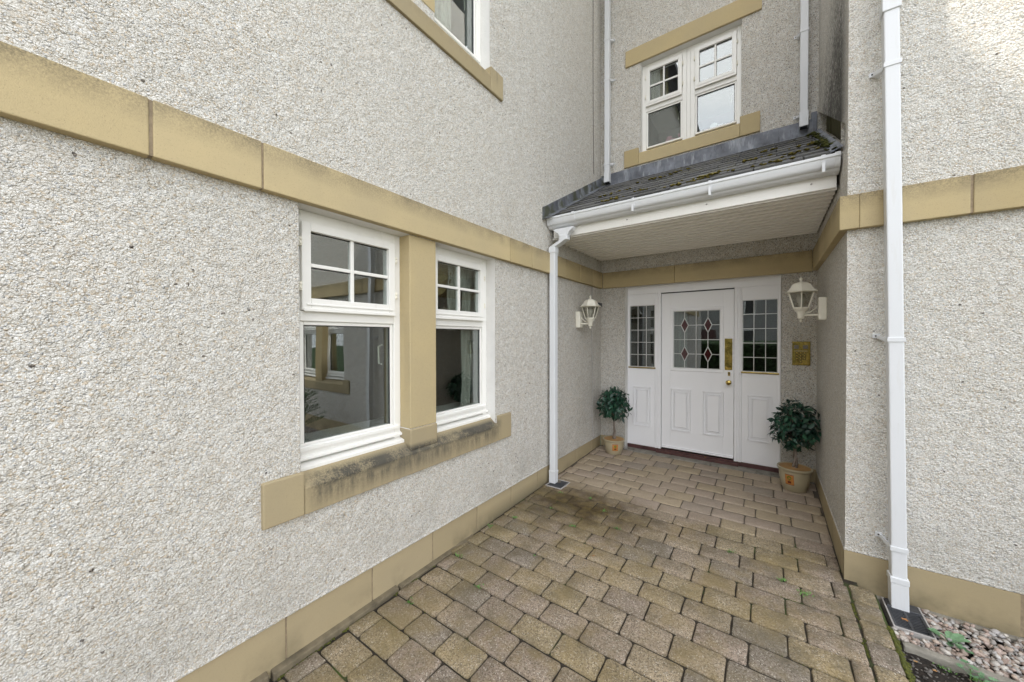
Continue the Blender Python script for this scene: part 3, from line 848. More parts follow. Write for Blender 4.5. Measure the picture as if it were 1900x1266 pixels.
# door leaf
yl = yD + .012
DG = (-1.022, -.438, 1.180, 1.968)
leaf_sheet(-1.131, -.331, .172, 2.165, DG, yl).obj('door_leaf', M['door'], fd, bevel=.002)
m = MB()
panel(m, -1.018, -.788, .415, .943, yl); panel(m, -.652, -.432, .415, .943, yl)
pm = m.obj('raised_panel', M['door'], fd, bevel=.002)
m = MB()
a, b, c, d = DG
for q in ((a-.004, b+.004, c-.004, c+.032), (a-.004, b+.004, d-.036, d+.004)): m.box(q[0], q[1], yl-.012, yl+.02, q[2], q[3])
for q in ((a-.004, a+.032, c+.032, d-.036), (b-.032, b+.004, c+.032, d-.036)): m.box(q[0], q[1], yl-.012, yl+.02, q[2], q[3])
m.obj('glazing_moulding', M['door'], fd, bevel=.006)
ga, gb, gc, gd = a+.033, b-.033, c+.033, d-.037
def lead_h(m, x0, x1, z, y, w=.0035): m.box(x0, x1, y-.004, y+.004, z-w, z+w)
def lead_v(m, x, z0, z1, y, w=.0035): m.box(x-w, x+w, y-.0045, y+.0045, z0, z1)
yg = yl + .012
def leaded(parent, ga, gb, gc, gd, nx, nz, yg, diamonds=False):
    gl = bx(ga, gb, yg, yg+.004, gc, gd).obj('leaded_glass', M['lead_glass'], parent)
    m = MB(); dw, dh = (gb-ga)*.082, (gd-gc)*.128
    vx = [ga+(gb-ga)*i/nx for i in range(nx+1)]; hz = [gc+(gd-gc)*i/nz for i in range(nz+1)]
    y = yg - .003
    ds = [(vx[i], hz[j]) for i in (1, 3) for j in (1, 3)] if diamonds else []
    for i, x in enumerate(vx):
        x_ = min(max(x, ga+.003), gb-.003)
        zs = [gc, gd]
        if diamonds and i in (1, 3): zs = [gc, hz[1]-dh, hz[1]+dh, hz[3]-dh, hz[3]+dh, gd]
        for q in range(0, len(zs), 2): lead_v(m, x_, zs[q], zs[q+1], y)
    for j, z in enumerate(hz):
        z_ = min(max(z, gc+.003), gd-.003)
        xs = [ga, gb]
        if diamonds and j in (1, 3): xs = [ga, vx[1]-dw, vx[1]+dw, vx[3]-dw, vx[3]+dw, gb]
        for q in range(0, len(xs), 2): lead_h(m, xs[q], xs[q+1], z_, y)
    for (cx, cz) in ds:
        P4 = [(cx-dw, cz), (cx, cz+dh), (cx+dw, cz), (cx, cz-dh)]
        for k in range(4):
            p, q = P4[k], P4[(k+1) % 4]
            L = Vector((q[0]-p[0], q[1]-p[1])); nn = Vector((-L.y, L.x)).normalized()*.004
            m.hexa([(p[0]-nn.x, y-.005, p[1]-nn.y), (q[0]-nn.x, y-.005, q[1]-nn.y), (q[0]-nn.x, y+.005, q[1]-nn.y), (p[0]-nn.x, y+.005, p[1]-nn.y),
                    (p[0]+nn.x, y-.005, p[1]+nn.y), (q[0]+nn.x, y-.005, q[1]+nn.y), (q[0]+nn.x, y+.005, q[1]+nn.y), (p[0]+nn.x, y+.005, p[1]+nn.y)])
        d_ = MB(); d_.prism([(p[0]*.995+cx*.005, p[1]) for p in P4], 'y', y-.002, y+.002)
        d_.obj('ruby_diamond', M['ruby'], gl)
    m.obj('lead_came', M['lead_w'], gl)
M['lead_w'] = simple('pale_lead_came', (.62, .62, .60), .4, .3)
leaded(fd, ga, gb, gc, gd, 4, 4, yg, True)
# net curtain inside the door glass at left
bx(ga-.02, ga+.14, yl+.12, yl+.13, gc-.1, gd+.1).obj('net_curtain', M['curt_w'], fd)
for (a, b, sgn) in ((-1.5645, -1.2125, 0), (-.2535, .1025, 1)):
    g = (-1.545, -1.216, 1.205, 2.028) if not sgn else (-.248, .084, 1.205, 2.028)
    leaf_sheet(a, b, .152, 2.1775, g, yD+.006).obj('side_panel', M['door'], fd, bevel=.002)
    leaded(fd, g[0]+.001, g[1]-.001, g[2]+.001, g[3]-.001, 3, 5, yD+.02)
    m = MB(); panel(m, g[0]+.055, g[1]-.048, .415, .940, yD+.006); m.obj('raised_panel', M['door'], fd, bevel=.002)
    bx(g[0]-.012, g[1]+.012, yD-.012, yD+.02, 1.188, 1.204).obj('brass_glass_bead', M['brass'], fd, bevel=.003)
bx(-.423, -.345, yl-.006, yl-.0003, 1.213, 1.585).obj('push_plate', M['brass'], fd, bevel=.002)
m = MB(); m.box(-.390, -.366, yl-.008, yl-.0003, 1.145, 1.192); ko = m.obj('keyhole_plate', M['brass'], fd, bevel=.003)
m = MB(); m.box(-.3815, -.3745, yl-.0092, yl-.0081, 1.155, 1.178); m.obj('keyhole', M['dark'], ko)
m = MB(); m.lathe([(.0, 0), (.026, 0), (.026, .006), (.011, .010), (.011, .030), (.024, .040), (.030, .055), (.024, .070), (0, .076)], 0, 0, 24)
k_ = m.obj('door_knob', M['brass'], fd, smooth=True); k_.location = (-.379, yl, 1.070); k_.rotation_euler = (pi/2, 0, 0)
m = MB(); m.box(-1.13, -.332, yl-.018, yl-.0003, .174, .197); m.obj('weather_bar', M['door'], fd, bevel=.006)
m = MB(); m.box(-1.573, .111, yD+.004, yD+.08, .100, .1515); m.box(-1.19, -.28, yD-.035, yD+.0035, .100, .138); m.obj('threshold', M['wood_red'], fd, bevel=.004)
def stone_thr():
    for a, b in zip([-1.69, -1.13, -.58, -.03], [-1.13, -.58, -.03, xR-.01]):
        bx(a+.003, b-.003, 4.765, yD+.02, .02, .0995).obj('step_stone', M['conc'], fd, bevel=.004)
bx(-1.572, .11, yD-.005, yB+TH, -.02, .0998).obj('step_bed', M['conc'], fd)
for a, b in zip([xL+.05, -1.45, -1.0, -.55, -.10], [-1.45, -1.0, -.55, -.10, xR-.012]):
    bx(a+.002, b-.002, 4.765, yD-.036 if a > -1.6 and b < .2 else yB-.008, .02, .1035).obj('step_stone', M['conc'], fd, bevel=.004)

# ------------------------------------------------------------------ porch roof
pr = thing('porch_roof', 'lean-to porch roof of mossy grey slates over the front door', 'porch roof')
Y0, Y1 = 3.325, 4.80
sl = math.atan(.548); SL = (Y1-Y0)/cos(sl)
m = MB()
m.hexa([(xL+.002, Y0+.02, rf(Y0+.02)-.06), (xR-.002, Y0+.02, rf(Y0+.02)-.06), (xR-.002, yB-.002, rf(yB)-.06), (xL+.002, yB-.002, rf(yB)-.06),
        (xL+.002, Y0+.02, rf(Y0+.02)-.02), (xR-.002, Y0+.02, rf(Y0+.02)-.02), (xR-.002, yB-.002, rf(yB)-.02), (xL+.002, yB-.002, rf(yB)-.02)])
m.obj('roof_deck', M['slate_black'], pr)
NR = 10; ex = SL/NR
SW = .30
slate_me = bx(0, 1, 0, ex+.055, 0, .014).mesh('slate', M['slate'])
for r in range(NR):
    off = (r % 2)*SW/2
    x = xL + .012 - SW + off
    while x < xR - .07:
        a, b = max(x+.0035, xL+.012), min(x+SW-.0035, xR-.062 - .002*r)
        if b - a > .03:
            s0 = r*ex
            slip = R.choice([0]*14 + [-.02, .015]) if r > 0 else 0
            yy_ = Y0 + (s0+slip)*cos(sl); zz_ = rf(Y0) + (s0+slip)*sin(sl) + .006 + R.uniform(0, .002)
            o = link('slate', slate_me, pr, loc=(a, yy_, zz_), rot=(sl - .062 + R.uniform(-.006, .006), R.uniform(-.004, .004), R.uniform(-.006, .006)), scale=(b-a, 1, 1))
        x += SW
# lead
for i, (a, b) in enumerate(zip([xL+.01, -1.42, -.93, -.42, .08], [-1.42, -.93, -.42, .08, .352])):
    m = MB()
    t_ = .002*(i % 2)
    y_ = yB - .022 - t_
    zb = rf(y_-.03) + .018
    m.prism([(yB-.004, 3.842+R.uniform(-.006, .006)), (y_, 3.836), (y_-.004, zb+.01), (y_-.10, rf(y_-.10)+.024), (y_-.10, rf(y_-.10)+.019), (yB-.004, rf(yB)+.0)], 'x', a-.012 if i else a, b)
    m.obj('lead_flashing', M['lead'], pr, bevel=.002)
lf = [3.215, 3.63, 4.03, 4.42, 4.795]
for i, (a, b) in enumerate(zip(lf[:-1], lf[1:])):
    t_ = .003*(i % 2)
    m = MB()
    for (p, q, h) in ((a-.0, b+.03, .14),):
        m.hexa([(xL+.001, p, rf(p)+.01), (xL+.012+t_, p, rf(p)+.01), (xL+.012+t_, q, rf(q)+.01), (xL+.001, q, rf(q)+.01),
                (xL+.001, p, rf(p)+h), (xL+.010+t_, p, rf(p)+h), (xL+.010+t_, q, rf(q)+h), (xL+.001, q, rf(q)+h)])
        m.hexa([(xL+.012, p, rf(p)+.018), (xL+.095, p+.0, rf(p)+.020), (xL+.095, q, rf(q)+.020), (xL+.012, q, rf(q)+.018),
                (xL+.012, p, rf(p)+.028+t_), (xL+.095, p, rf(p)+.025+t_), (xL+.095, q, rf(q)+.025+t_), (xL+.012, q, rf(q)+.028+t_)])
    m.obj('lead_soaker', M['lead'], pr, bevel=.002)
m = MB(); m.hexa([(xR-.06, Y0, rf(Y0)+.012), (xR+.005, Y0, rf(Y0)+.04), (xR+.005, 4.75, rf(4.75)+.04), (xR-.075, 4.75, rf(4.75)+.012),
                  (xR-.06, Y0, rf(Y0)+.018), (xR+.005, Y0, rf(Y0)+.046), (xR+.005, 4.75, rf(4.75)+.046), (xR-.075, 4.75, rf(4.75)+.018)])
m.obj('valley_lead', M['lead'], pr)
bx(.345, xR-.012, yB-.03, yB-.003, 3.70, 3.90).obj('lead_patch', M['lead'], pr, bevel=.004)
# soffit boards
nb = 14; s0, s1 = 3.43, yB-.002
for i in range(nb):
    a = s0 + (s1-s0)*i/nb; b = s0 + (s1-s0)*(i+1)/nb
    sb = MB(); sb.hexa([(xL+.006, a+.001, ZS-.019), (xR-.012, a+.001, ZS-.019), (xR-.012, b-.001, ZS), (xL+.006, b-.001, ZS),
                        (xL+.006, a+.001, ZS+.004), (xR-.012, a+.001, ZS+.004), (xR-.012, b-.001, ZS+.018), (xL+.006, b-.001, ZS+.018)])
    sb.obj('soffit_board', M['soffit'], pr, bevel=.002)
bx(xL+.006, xR-.012, s0, s1, ZS+.0205, ZS+.03).obj('soffit_backing', M['shadow_gap'], pr)
m = MB(); m.box(xL+.030, xR-.018, 3.405, 3.428, 2.660, 2.842); fo = m.obj('fascia_board', M['upvc'], pr, bevel=.002)
for x in (-1.095, -.428, .248):
    m = MB(); m.lathe([(0, 0), (.007, 0), (.006, .003), (0, .004)], 0, 0, 10); q = m.obj('screw_cap', M['pvc_grey'], pr, smooth=True); q.location = (x, 3.4048, 2.714); q.rotation_euler = (pi/2, 0, 0)
# moss on the slates
def blob(m, c, r, k=0.6, n=6):
    base = len(m.v); c = Vector(c)
    m.v.append(tuple(c + Vector((0, 0, r*k))))
    for ring, (rr, zz) in enumerate(((.62, .55), (1.0, .0))):
        for i in range(n):
            a = 2*pi*i/n + ring*.4; q = r*rr*R.uniform(.75, 1.2)
            m.v.append(tuple(c + Vector((cos(a)*q, sin(a)*q, r*k*zz*R.uniform(.6, 1.2)))))
    for i in range(n):
        j = (i+1) % n
        m.f.append((base, base+1+i, base+1+j)); m.f.append((base+1+i, base+1+n+i, base+1+n+j, base+1+j))
m = MB()
for (cx, cy, n_, sp) in [(-1.01, 4.17, 14, .10), (-.82, 4.28, 14, .08), (-.99, 3.54, 10, .06), (-.51, 3.38, 12, .07), (-.44, 3.5, 18, .10), (-.03, 4.16, 9, .05), (.01, 3.40, 14, .07),
                          (-1.47, 3.78, 8, .05), (-1.25, 3.40, 14, .08), (-.14, 3.82, 10, .07), (-.3, 3.49, 8, .05), (-.69, 3.38, 10, .06), (-1.24, 3.84, 8, .06), (.2, 3.6, 12, .10), (.25, 3.9, 10, .08)]:
    for i in range(n_):
        x = cx + R.gauss(0, sp*.8); y = cy + R.gauss(0, sp*.35)
        x = min(max(x, xL+.05), xR-.05); y = min(max(y, Y0+.02), Y1-.05)
        blob(m, (x, y, rf(y)+.030), R.uniform(.008, .024), .55)
m.obj('roof_moss', M['moss_y'], pr, kind='stuff')
m = MB()
for i in range(130):
    y = R.uniform(3.35, 4.72); x = xR - .045 + R.gauss(0, .022)
    blob(m, (x, y, rf(y)+.030), R.uniform(.008, .022), .6)
m.obj('valley_moss', M['moss'], pr, kind='stuff')

# gutter
gt = thing('gutter', 'white ogee gutter along the front edge of the porch roof', 'gutter')
gy = 3.400
prof = [(gy, 2.845), (gy, 2.750), (gy-.040, 2.746), (gy-.066, 2.755), (gy-.074, 2.768), (gy-.090, 2.772), (gy-.104, 2.790), (gy-.110, 2.832), (gy-.117, 2.838), (gy-.117, 2.856),
        (gy-.106, 2.856), (gy-.104, 2.834), (gy-.098, 2.800), (gy-.084, 2.782), (gy-.068, 2.774), (gy-.058, 2.764), (gy-.040, 2.754), (gy-.006, 2.757), (gy-.006, 2.845)]
m = MB(); m.prism(prof, 'x', xL+.018, xR-.020); m.obj('gutter_trough', M['upvc_pipe'], gt, smooth=True)
def gut_band(x0, x1, g=.004):
    m = MB()
    outer = prof[1:10]
    c = [(p[0]-g, p[1]-(g if p[1] < 2.74 else 0)) for p in outer]
    poly = [(gy-.001, 2.750-g)] + [(p[0]-g, p[1]-g*.6) for p in outer[1:]] + [(gy-.117-g, 2.860), (gy-.104, 2.860)] + [(p[0], p[1]) for p in prof[10:18]] + [(gy-.001, 2.752)]
    m.prism(poly, 'x', x0, x1)
    return m
gut_band(xL+.010, xL+.055).obj('gutter_end_cap', M['upvc_pipe'], gt, smooth=True)
gut_band(xR-.042, xR-.012, .006).obj('gutter_end_cap', M['upvc_pipe'], gt, smooth=True)
m = MB(); m.prism(prof[:10], 'x', xR-.018, xR-.010); m.obj('gutter_stop', M['upvc_pipe'], gt)
m = MB(); m.prism(prof[:10], 'x', xL+.008, xL+.016); m.obj('gutter_stop', M['upvc_pipe'], gt)
gut_band(-1.612, -1.585, .006).obj('gutter_union', M['upvc_pipe'], gt, smooth=True)
for x in (-1.003, -.390, .303):
    b = gut_band(x-.011, x+.011, .005); b.box(x-.008, x+.008, gy-.135, gy-.117, 2.738, 2.80)
    b.obj('gutter_bracket', M['upvc_pipe'], gt)
m = MB(); m.prism([(-1.832, 2.722), (-1.600, 2.722), (-1.612, 2.700), (-1.650, 2.672), (-1.668, 2.640), (-1.668, 2.60), (-1.764, 2.60), (-1.764, 2.648), (-1.780, 2.675), (-1.815, 2.695)], 'y', gy-.104, gy-.035)
m.obj('gutter_outlet', M['upvc_pipe'], gt, bevel=.006)

# ------------------------------------------------------------------ downpipes
def bar(m, pts, w, d, axis_x=True):
    """square pipe swept through pts (x, y, z), cross-section w (x) by d (y)"""
    k = len(m.v)
    for (x, y, z) in pts:
        m.v += [(x-w/2, y-d/2, z), (x+w/2, y-d/2, z), (x+w/2, y+d/2, z), (x-w/2, y+d/2, z)]
    for i in range(len(pts)-1):
        for q in range(4):
            q2 = (q+1) % 4; a = k+i*4
            m.f.append((a+q, a+q2, a+4+q2, a+4+q))
    m.f.append((k, k+1, k+2, k+3)); e = k+(len(pts)-1)*4; m.f.append((e+3, e+2, e+1, e))
PW = .066
dl = thing('downpipe', 'short square white downpipe with an offset bend under the porch gutter', 'downpipe', group='square white downpipes')
px_, py_ = -1.845, 3.335
m = MB(); bar(m, [(px_, py_, .105), (px_, py_, 2.50)], PW, PW); m.obj('pipe', M['upvc_pipe'], dl, bevel=.006)
m = MB(); bar(m, [(px_, py_, 2.485), (px_, py_, 2.545), (-1.716, gy-.069, 2.605), (-1.716, gy-.069, 2.655)], PW+.010, PW+.010); m.obj('offset_bend', M['upvc_pipe'], dl, bevel=.005)
m = MB(); bar(m, [(px_, py_, .175), (px_, py_, .20)], PW+.010, PW+.010); bar(m, [(px_+.0, py_-.004, .070), (px_+.0, py_, .176)], PW+.006, PW+.006); m.obj('shoe', M['upvc_pipe'], dl, bevel=.004)
dr = thing('downpipe', 'tall square white downpipe standing over the drain on the right wall', 'downpipe', group='square white downpipes')
def lean(z): return .6275 - .0158*z
RY = 3.023
m = MB(); bar(m, [(lean(.05), RY, .05), (lean(7.3), RY, 7.3)], PW, PW); m.obj('pipe', M['upvc_pipe'], dr, bevel=.006)
m = MB(); bar(m, [(lean(.0), RY-.004, .015), (lean(.16), RY, .165)], PW+.008, PW+.008); bar(m, [(lean(.165), RY, .165), (lean(.2), RY, .200)], PW+.014, PW+.014); m.obj('shoe', M['upvc_pipe'], dr, bevel=.004)
def clip(parent, x, yc, yw, z, ear=-1):
    m = MB()
    bar(m, [(x, yc, z-.013), (x, yc, z+.013)], PW+.010, PW+.010)
    x0 = x + ear*(PW/2+.004)
    m.hexa([(x0, yc, z-.012), (x0+ear*.030, yw-.004, z+.010), (x0+ear*.030, yw, z+.010), (x0, yw, z-.012),
            (x0, yc, z+.012), (x0+ear*.030, yw-.004, z+.034), (x0+ear*.030, yw, z+.034), (x0, yw, z+.012)])
    m.box(x0+ear*.028 - .016, x0+ear*.028 + .016, yw-.010, yw-.002, z+.008, z+.036)
    o = m.obj('pipe_clip', M['upvc_pipe'], parent, bevel=.002)
    m = MB(); m.lathe([(0, 0), (.005, 0), (.004, .003), (0, .0035)], 0, 0, 8); q = m.obj('clip_screw', M['dark'], o); q.location = (x0+ear*.03, yw-.0101, z+.022); q.rotation_euler = (pi/2, 0, 0)
for z in (.365, 1.585, 3.19, 4.6): clip(dr, lean(z), RY, yF, z)
m = MB(); bar(m, [(lean(3.52), RY, 3.50), (lean(3.56), RY, 3.57)], PW+.014, PW+.014); m.obj('pipe_joint', M['upvc_pipe'], dr, bevel=.004)
for (x, zb_, labels, zs_) in ((-1.793, 3.70, 'narrow square downpipe left of the upper window, ending on the porch roof', (5.08, 3.945, 5.62)), (.282, 3.745, 'square downpipe right of the upper window, ending on the porch roof', (4.715, 3.88, 5.6))):
    d_ = thing('downpipe', labels, 'downpipe', group='square white downpipes')
    m = MB(); bar(m, [(x, yB-.075, zb_+.02), (x, yB-.075, 6.3)], PW, PW); m.obj('pipe', M['upvc_pipe'], d_, bevel=.006)
    for z in zs_: clip(d_, x, yB-.075, yB, z, 1 if x < -1 else -1)
    m = MB(); bar(m, [(x, yB-.081, zb_), (x, yB-.075, zb_+.15)], PW+.008, PW+.008); m.obj('shoe', M['upvc_pipe'], d_, bevel=.004)
    m = MB(); bar(m, [(x, yB-.082, zb_-.004), (x, yB-.081, zb_+.002)], PW-.008, PW-.008); m.obj('pipe_mouth', M['dark'], d_)

# cables
m = MB(); m.tube([(xL+.004, 4.525, 6.4), (xL+.005, 4.52, 5.2), (xL+.005, 4.53, 4.4), (xL+.005, 4.55, 3.78)], .004, 6)
tag(m.obj('cable', simple('grey_cable', (.14, .12, .10), .7)), 'thin dark cable running down the left wall above the porch roof', 'cable')
m = MB(); m.tube([(xL+.005, 4.495, CB-.002), (xL+.005, 4.49, 1.6), (xL+.006, 4.50, 1.0), (xL+.006, 4.495, .5), (xL+.006, 4.53, .34), (xL+.006, 4.54, ZP+.01)], .0045, 6)
tag(m.obj('cable', M['pvc_grey']), 'thin grey cable running down the wall under the left lantern', 'cable')

# ------------------------------------------------------------------ lanterns
def lantern(label, P, sgn, S=1.0):
    """P: wall point at the arm; sgn: +1 arm goes to +x, -1 to -x"""
    t = thing('wall_lantern', label, 'wall lamp', P, 0, 'cream wall lanterns by the door')
    s = sgn
    a, b = sorted((0, s*.055*S))
    m = MB(); m.box(a, b, -.045*S, .045*S, -.045*S, .150*S); m.box(min(a, b)+.004, max(a, b)+(.006 if s > 0 else -.0)+.0, -.036*S, .036*S, -.036*S, .141*S) if False else None
    m.obj('wall_plate', M['cream_metal'], t, bevel=.006)
    L = s*.172*S
    m = MB(); m.tube([(s*.054, 0, 0), (s*.10, 0, 0), (L, 0, 0)], .0085*S, 8)
    m.tube([(s*.05, 0, .085*S), (s*.075, 0, .055*S), (s*.11, 0, .025*S), (L, 0, .012)], .0045*S, 6)
    m.obj('arm', M['cream_metal'], t, smooth=True)
    m = MB(); m.lathe([(0, -.062*S), (.009*S, -.056*S), (.011*S, -.046*S), (.006*S, -.036*S), (.022*S, -.028*S), (.026*S, -.020*S), (.026*S, .012*S), (.031*S, .018*S), (.036*S, .034*S), (.046*S, .040*S), (.054*S, .060*S), (.058*S, .066*S)], L, 0, 18)
    m.obj('lamp_base', M['cream_metal'], t, smooth=True)
    # glazed hexagonal body
    z0, z1, r0, r1 = .066*S, .205*S, .058*S, .100*S
    m = MB(); g = MB()
    for k in range(6):
        an = 2*pi*(k+.5)/6; an2 = 2*pi*(k+1.5)/6
        p0 = Vector((L+cos(an)*r0, sin(an)*r0, z0)); p1 = Vector((L+cos(an)*r1, sin(an)*r1, z1))
        q0 = Vector((L+cos(an2)*r0, sin(an2)*r0, z0)); q1 = Vector((L+cos(an2)*r1, sin(an2)*r1, z1))
        m.tube([p0, p1], .0052*S, 4, True)
        m.tube([p0, q0], .006*S, 4, True); m.tube([p1, q1], .006*S, 4, True)
        f = .985; c = Vector((L, 0, 0))
        sh = lambda p: Vector((L + (p.x-L)*f, p.y*f, p.z))
        gg = MB(); gg.quad(sh(p0), sh(q0), sh(q1), sh(p1)); gg.obj('lamp_glass', M['lamp_glass'], t)
    m.obj('lamp_cage', M['cream_metal'], t)
    m = MB(); m.lathe([(.126*S, .203*S), (.128*S, .208*S), (.108*S, .219*S), (.088*S, .243*S), (.072*S, .272*S), (.050*S, .286*S), (.022*S, .294*S), (.010*S, .300*S), (.008*S, .310*S), (.014*S, .320*S), (.013*S, .329*S), (.006*S, .336*S), (0, .342*S)], L, 0, 6, ph=pi/6)
    m.obj('lamp_roof', M['cream_metal'], t, bevel=.002)
    m = MB(); m.lathe([(0, .185*S), (.018*S, .183*S), (.030*S, .165*S), (.034*S, .145*S), (.028*S, .120*S), (.018*S, .100*S), (.016*S, .066*S)], L, 0, 16)
    m.obj('light_bulb', M['frost'], t, smooth=True)
    return t
lantern('cream wall lantern on the left wall beside the grey cable', (xL, 4.05, 1.765), 1, 1.0)
lp = lantern('larger-looking cream wall lantern above the brass keypad, on the right return', (xR, 4.10, 1.795), -1, 1.0)
for dz, w in ((.075, .018), (.060, .012), (.045, .014)):
    pass
bx(-.0556, -.0551, -.012, .022, .062, .092).obj('rating_sticker', simple('sticker_white', (.7, .7, .68), .5), lp)
for i in range(4): bx(-.0562, -.0557, -.008, .012+.004*(i % 2), .066+i*.006, .068+i*.006).obj('sticker_print', M['dark'], lp)

# black floodlight or camera beside the left lantern
t = thing('security_camera', 'small black sensor on the left wall tucked behind the lantern', 'camera', (xL, 4.56, 2.03))
bx(0, .03, -.03, .03, -.03, .03).obj('mount', M['iron'], t, bevel=.006)
m = MB(); m.tube([(.03, 0, .0), (.10, -.02, -.005)], .012, 8); m.obj('arm', M['iron'], t, smooth=True)
m = MB(); m.box(.055, .115, -.10, .02, -.028, .026); m.obj('camera_body', M['iron'], t, bevel=.008)

# ------------------------------------------------------------------ keypad
kp = thing('door_entry_panel', 'square polished brass entry panel with round buttons beside the door', 'intercom', (.2775, yB-.004, 1.43))
bx(-.0745, .0745, -.008, 0, -.125, .125).obj('brass_plate', M['brass'], kp, bevel=.002)
for x in (-.064, .064):
    for z in (-.114, .114):
        m = MB(); m.lathe([(0, .002), (.0035, .0015), (.004, 0)], 0, 0, 8); q = m.obj('plate_screw', M['brass'], kp); q.location = (x, -.008, z); q.rotation_euler = (pi/2, 0, 0)
M['grille'] = simple('grey_name_window', (.26, .23, .20), .4)
for x in (-.040, .034):
    bx(x-.020, x+.020, -.0095, -.0081, .048, .086).obj('name_window', M['grille'], kp)
    for k in range(5): bx(x-.018, x+.018, -.0102, -.0096, .051+k*.007, .0525+k*.007).obj('speaker_slot', M['dark'], kp)
bx(-.055, .05, -.0092, -.0081, .022, .030).obj('printed_strip', simple('print_grey', (.35, .30, .2), .5), kp)
for j in range(4):
    for i in range(3):
        if j == 3 and i != 1: continue
        m = MB(); m.lathe([(0, .009), (.006, .0085), (.009, .006), (.0095, 0)], 0, 0, 14); q = m.obj('push_button', M['brass'], kp, smooth=True)
        q.location = (-.035 + i*.031, -.008, .004 - j*.030); q.rotation_euler = (pi/2, 0, 0)
        m = MB(); m.lathe([(.0115, .0015), (.0135, .0015), (.0135, 0), (.0115, 0)], 0, 0, 14); q2 = m.obj('button_ring', M['dark'], kp); q2.location = q.location; q2.rotation_euler = (pi/2, 0, 0)

# ------------------------------------------------------------------ paving
pv = struct('paving')
LPV, RPV, WPV = .2435, .1635, 0
def paver_mesh(L, W, k):
    """rounded, slightly uneven block, top at z=0, origin at its centre"""
    rr = random.Random(100+k)
    m = MB(); hx, hy = L/2-.0031, W/2-.0031
    rc = .017
    out = []
    for (sx, sy, a0) in ((1, 1, 0), (-1, 1, 90), (-1, -1, 180), (1, -1, 270)):
        cx, cy = sx*(hx-rc), sy*(hy-rc)
        for q in (0, 45, 90):
            a = radians(a0+q); out.append((cx+cos(a)*rc, cy+sin(a)*rc))
        # wobbling point along the edge
        if a0 in (0, 180): out.append((0+rr.uniform(-.03, .03), sy*hy - sy*rr.uniform(-.0006, .0022)))
        else: out.append((sx*hx - sx*rr.uniform(-.0006, .0022), rr.uniform(-.02, .02)))
    n = len(out); base = 0
    jit = [(rr.uniform(-.0019, .0019), rr.uniform(-.0019, .0019)) for _ in out]
    for (ins, z) in ((0, -.045), (0, -.007), (.0025, -.0022), (.008, 0)):
        for (x, y), (jx, jy) in zip(out, jit):
            m.v.append((x*(1-ins/hx)+jx, y*(1-ins/hy)+jy, z + (rr.uniform(-.0012, .0005) if z > -.01 else 0)))
    for j in range(3):
        for i in range(n):
            i2 = (i+1) % n; m.f.append((j*n+i, j*n+i2, (j+1)*n+i2, (j+1)*n+i))
    c = len(m.v); m.v.append((0, 0, .0004))
    for i in range(n): m.f.append((3*n+i, 3*n+(i+1) % n, c))
    return m.mesh('paver', M['paver'], smooth=True)
pav = [paver_mesh(LPV, RPV, k) for k in range(6)]
pav_border = [paver_mesh(.125, .1635, 20+k) for k in range(3)]
rowy = .904 + .1635*0
def lay(a, b, y0, y1, name='paver', tilt=0.0, meshes=None, baseL=LPV):
    me = R.choice(meshes or pav)
    cx, cy = (a+b)/2, (y0+y1)/2
    z = zg(cy) + R.uniform(-.0018, .0018)
    return link(name, me, pv, loc=(cx, cy, z), rot=(.026 + R.gauss(0, .004), tilt + R.gauss(0, .004), R.gauss(0, .004) + (pi if R.random() < .5 and not tilt else 0)),
                scale=((b-a)/baseL, (y1-y0)/RPV, 1))
rows = []
y = .904
tops = {0: .904, 1: 1.066, 2: 1.228, 3: 1.388, 4: 1.554, 5: 1.713, 6: 1.870, 7: 2.039, 8: 2.203, 9: 2.361, 10: 2.523, 11: 2.684, 12: 2.85, 13: 3.013, 14: 3.187, 15: 3.339, 16: 3.502, 17: 3.672, 18: 3.841, 19: 4.012, 20: 4.193, 21: 4.387, 22: 4.577, 23: 4.762}
for k in range(-5, 24):
    if k >= 0: y1 = tops[k]
    else: y1 = .904 + .162*k
    y0 = tops[k-1] if k >= 1 else y1 - .162
    ph = -.645 if k % 2 else -.806                       # x of one joint
    if k >= 18: ph += -.01*(k-17)
    xl = xL + .034 if y1 < 2.0 else xL + .012
    xr = .402 if y1 < 3.06 else xR - .012
    x = ph - LPV*12
    while x < xr:
        a, b = max(x, xl), min(x+LPV, xr)
        nx_ = x + LPV
        if b - a > .035: lay(a, b, y0, y1)
        x = nx_
# near rows behind the camera, one mass
m = MB()
for r in range(16):
    y1 = .904 - .162*6 - .162*r; y0 = y1 - .162
    x = xL + .034 - (.08 if r % 2 else .16)
    while x < .40:
        a, b = max(x, xL+.034), min(x+LPV, .402)
        if b-a > .03: m.box(a+.003, b-.003, y0+.003, y1-.003, zg(y0)-.04, zg(y0)+R.uniform(-.001, .002))
        x += LPV
m.obj('near_paving', M['paver'], pv, bevel=0, kind='stuff')
# border blocks on the right
y = 3.045; i = 0
while y > -2.2:
    y0 = y - .1635
    lay(.410, .530, y0, y, 'border_block', tilt=.055, meshes=pav_border, baseL=.125)
    y = y0; i += 1
# joint bed
m = MB()
for (a, b, off) in ((-2.0, 3.3, .011), (3.3, 3.55, .0095), (3.55, 4.80, .008)):
    m.quad((xL-.02, a, zg(a)-off), (.46, a, zg(a)-off), (.46, b, zg(b)-off), (xL-.02, b, zg(b)-off))
bd = m.obj('joint_bed', M['bed'], pv)
m = MB(); m.quad((.40, -2, zg(-2)-.014), (.54, -2, zg(-2)-.03), (.54, 3.06, zg(3.06)-.03), (.40, 3.06, zg(3.06)-.014)); m.obj('joint_bed', M['bed'], pv)

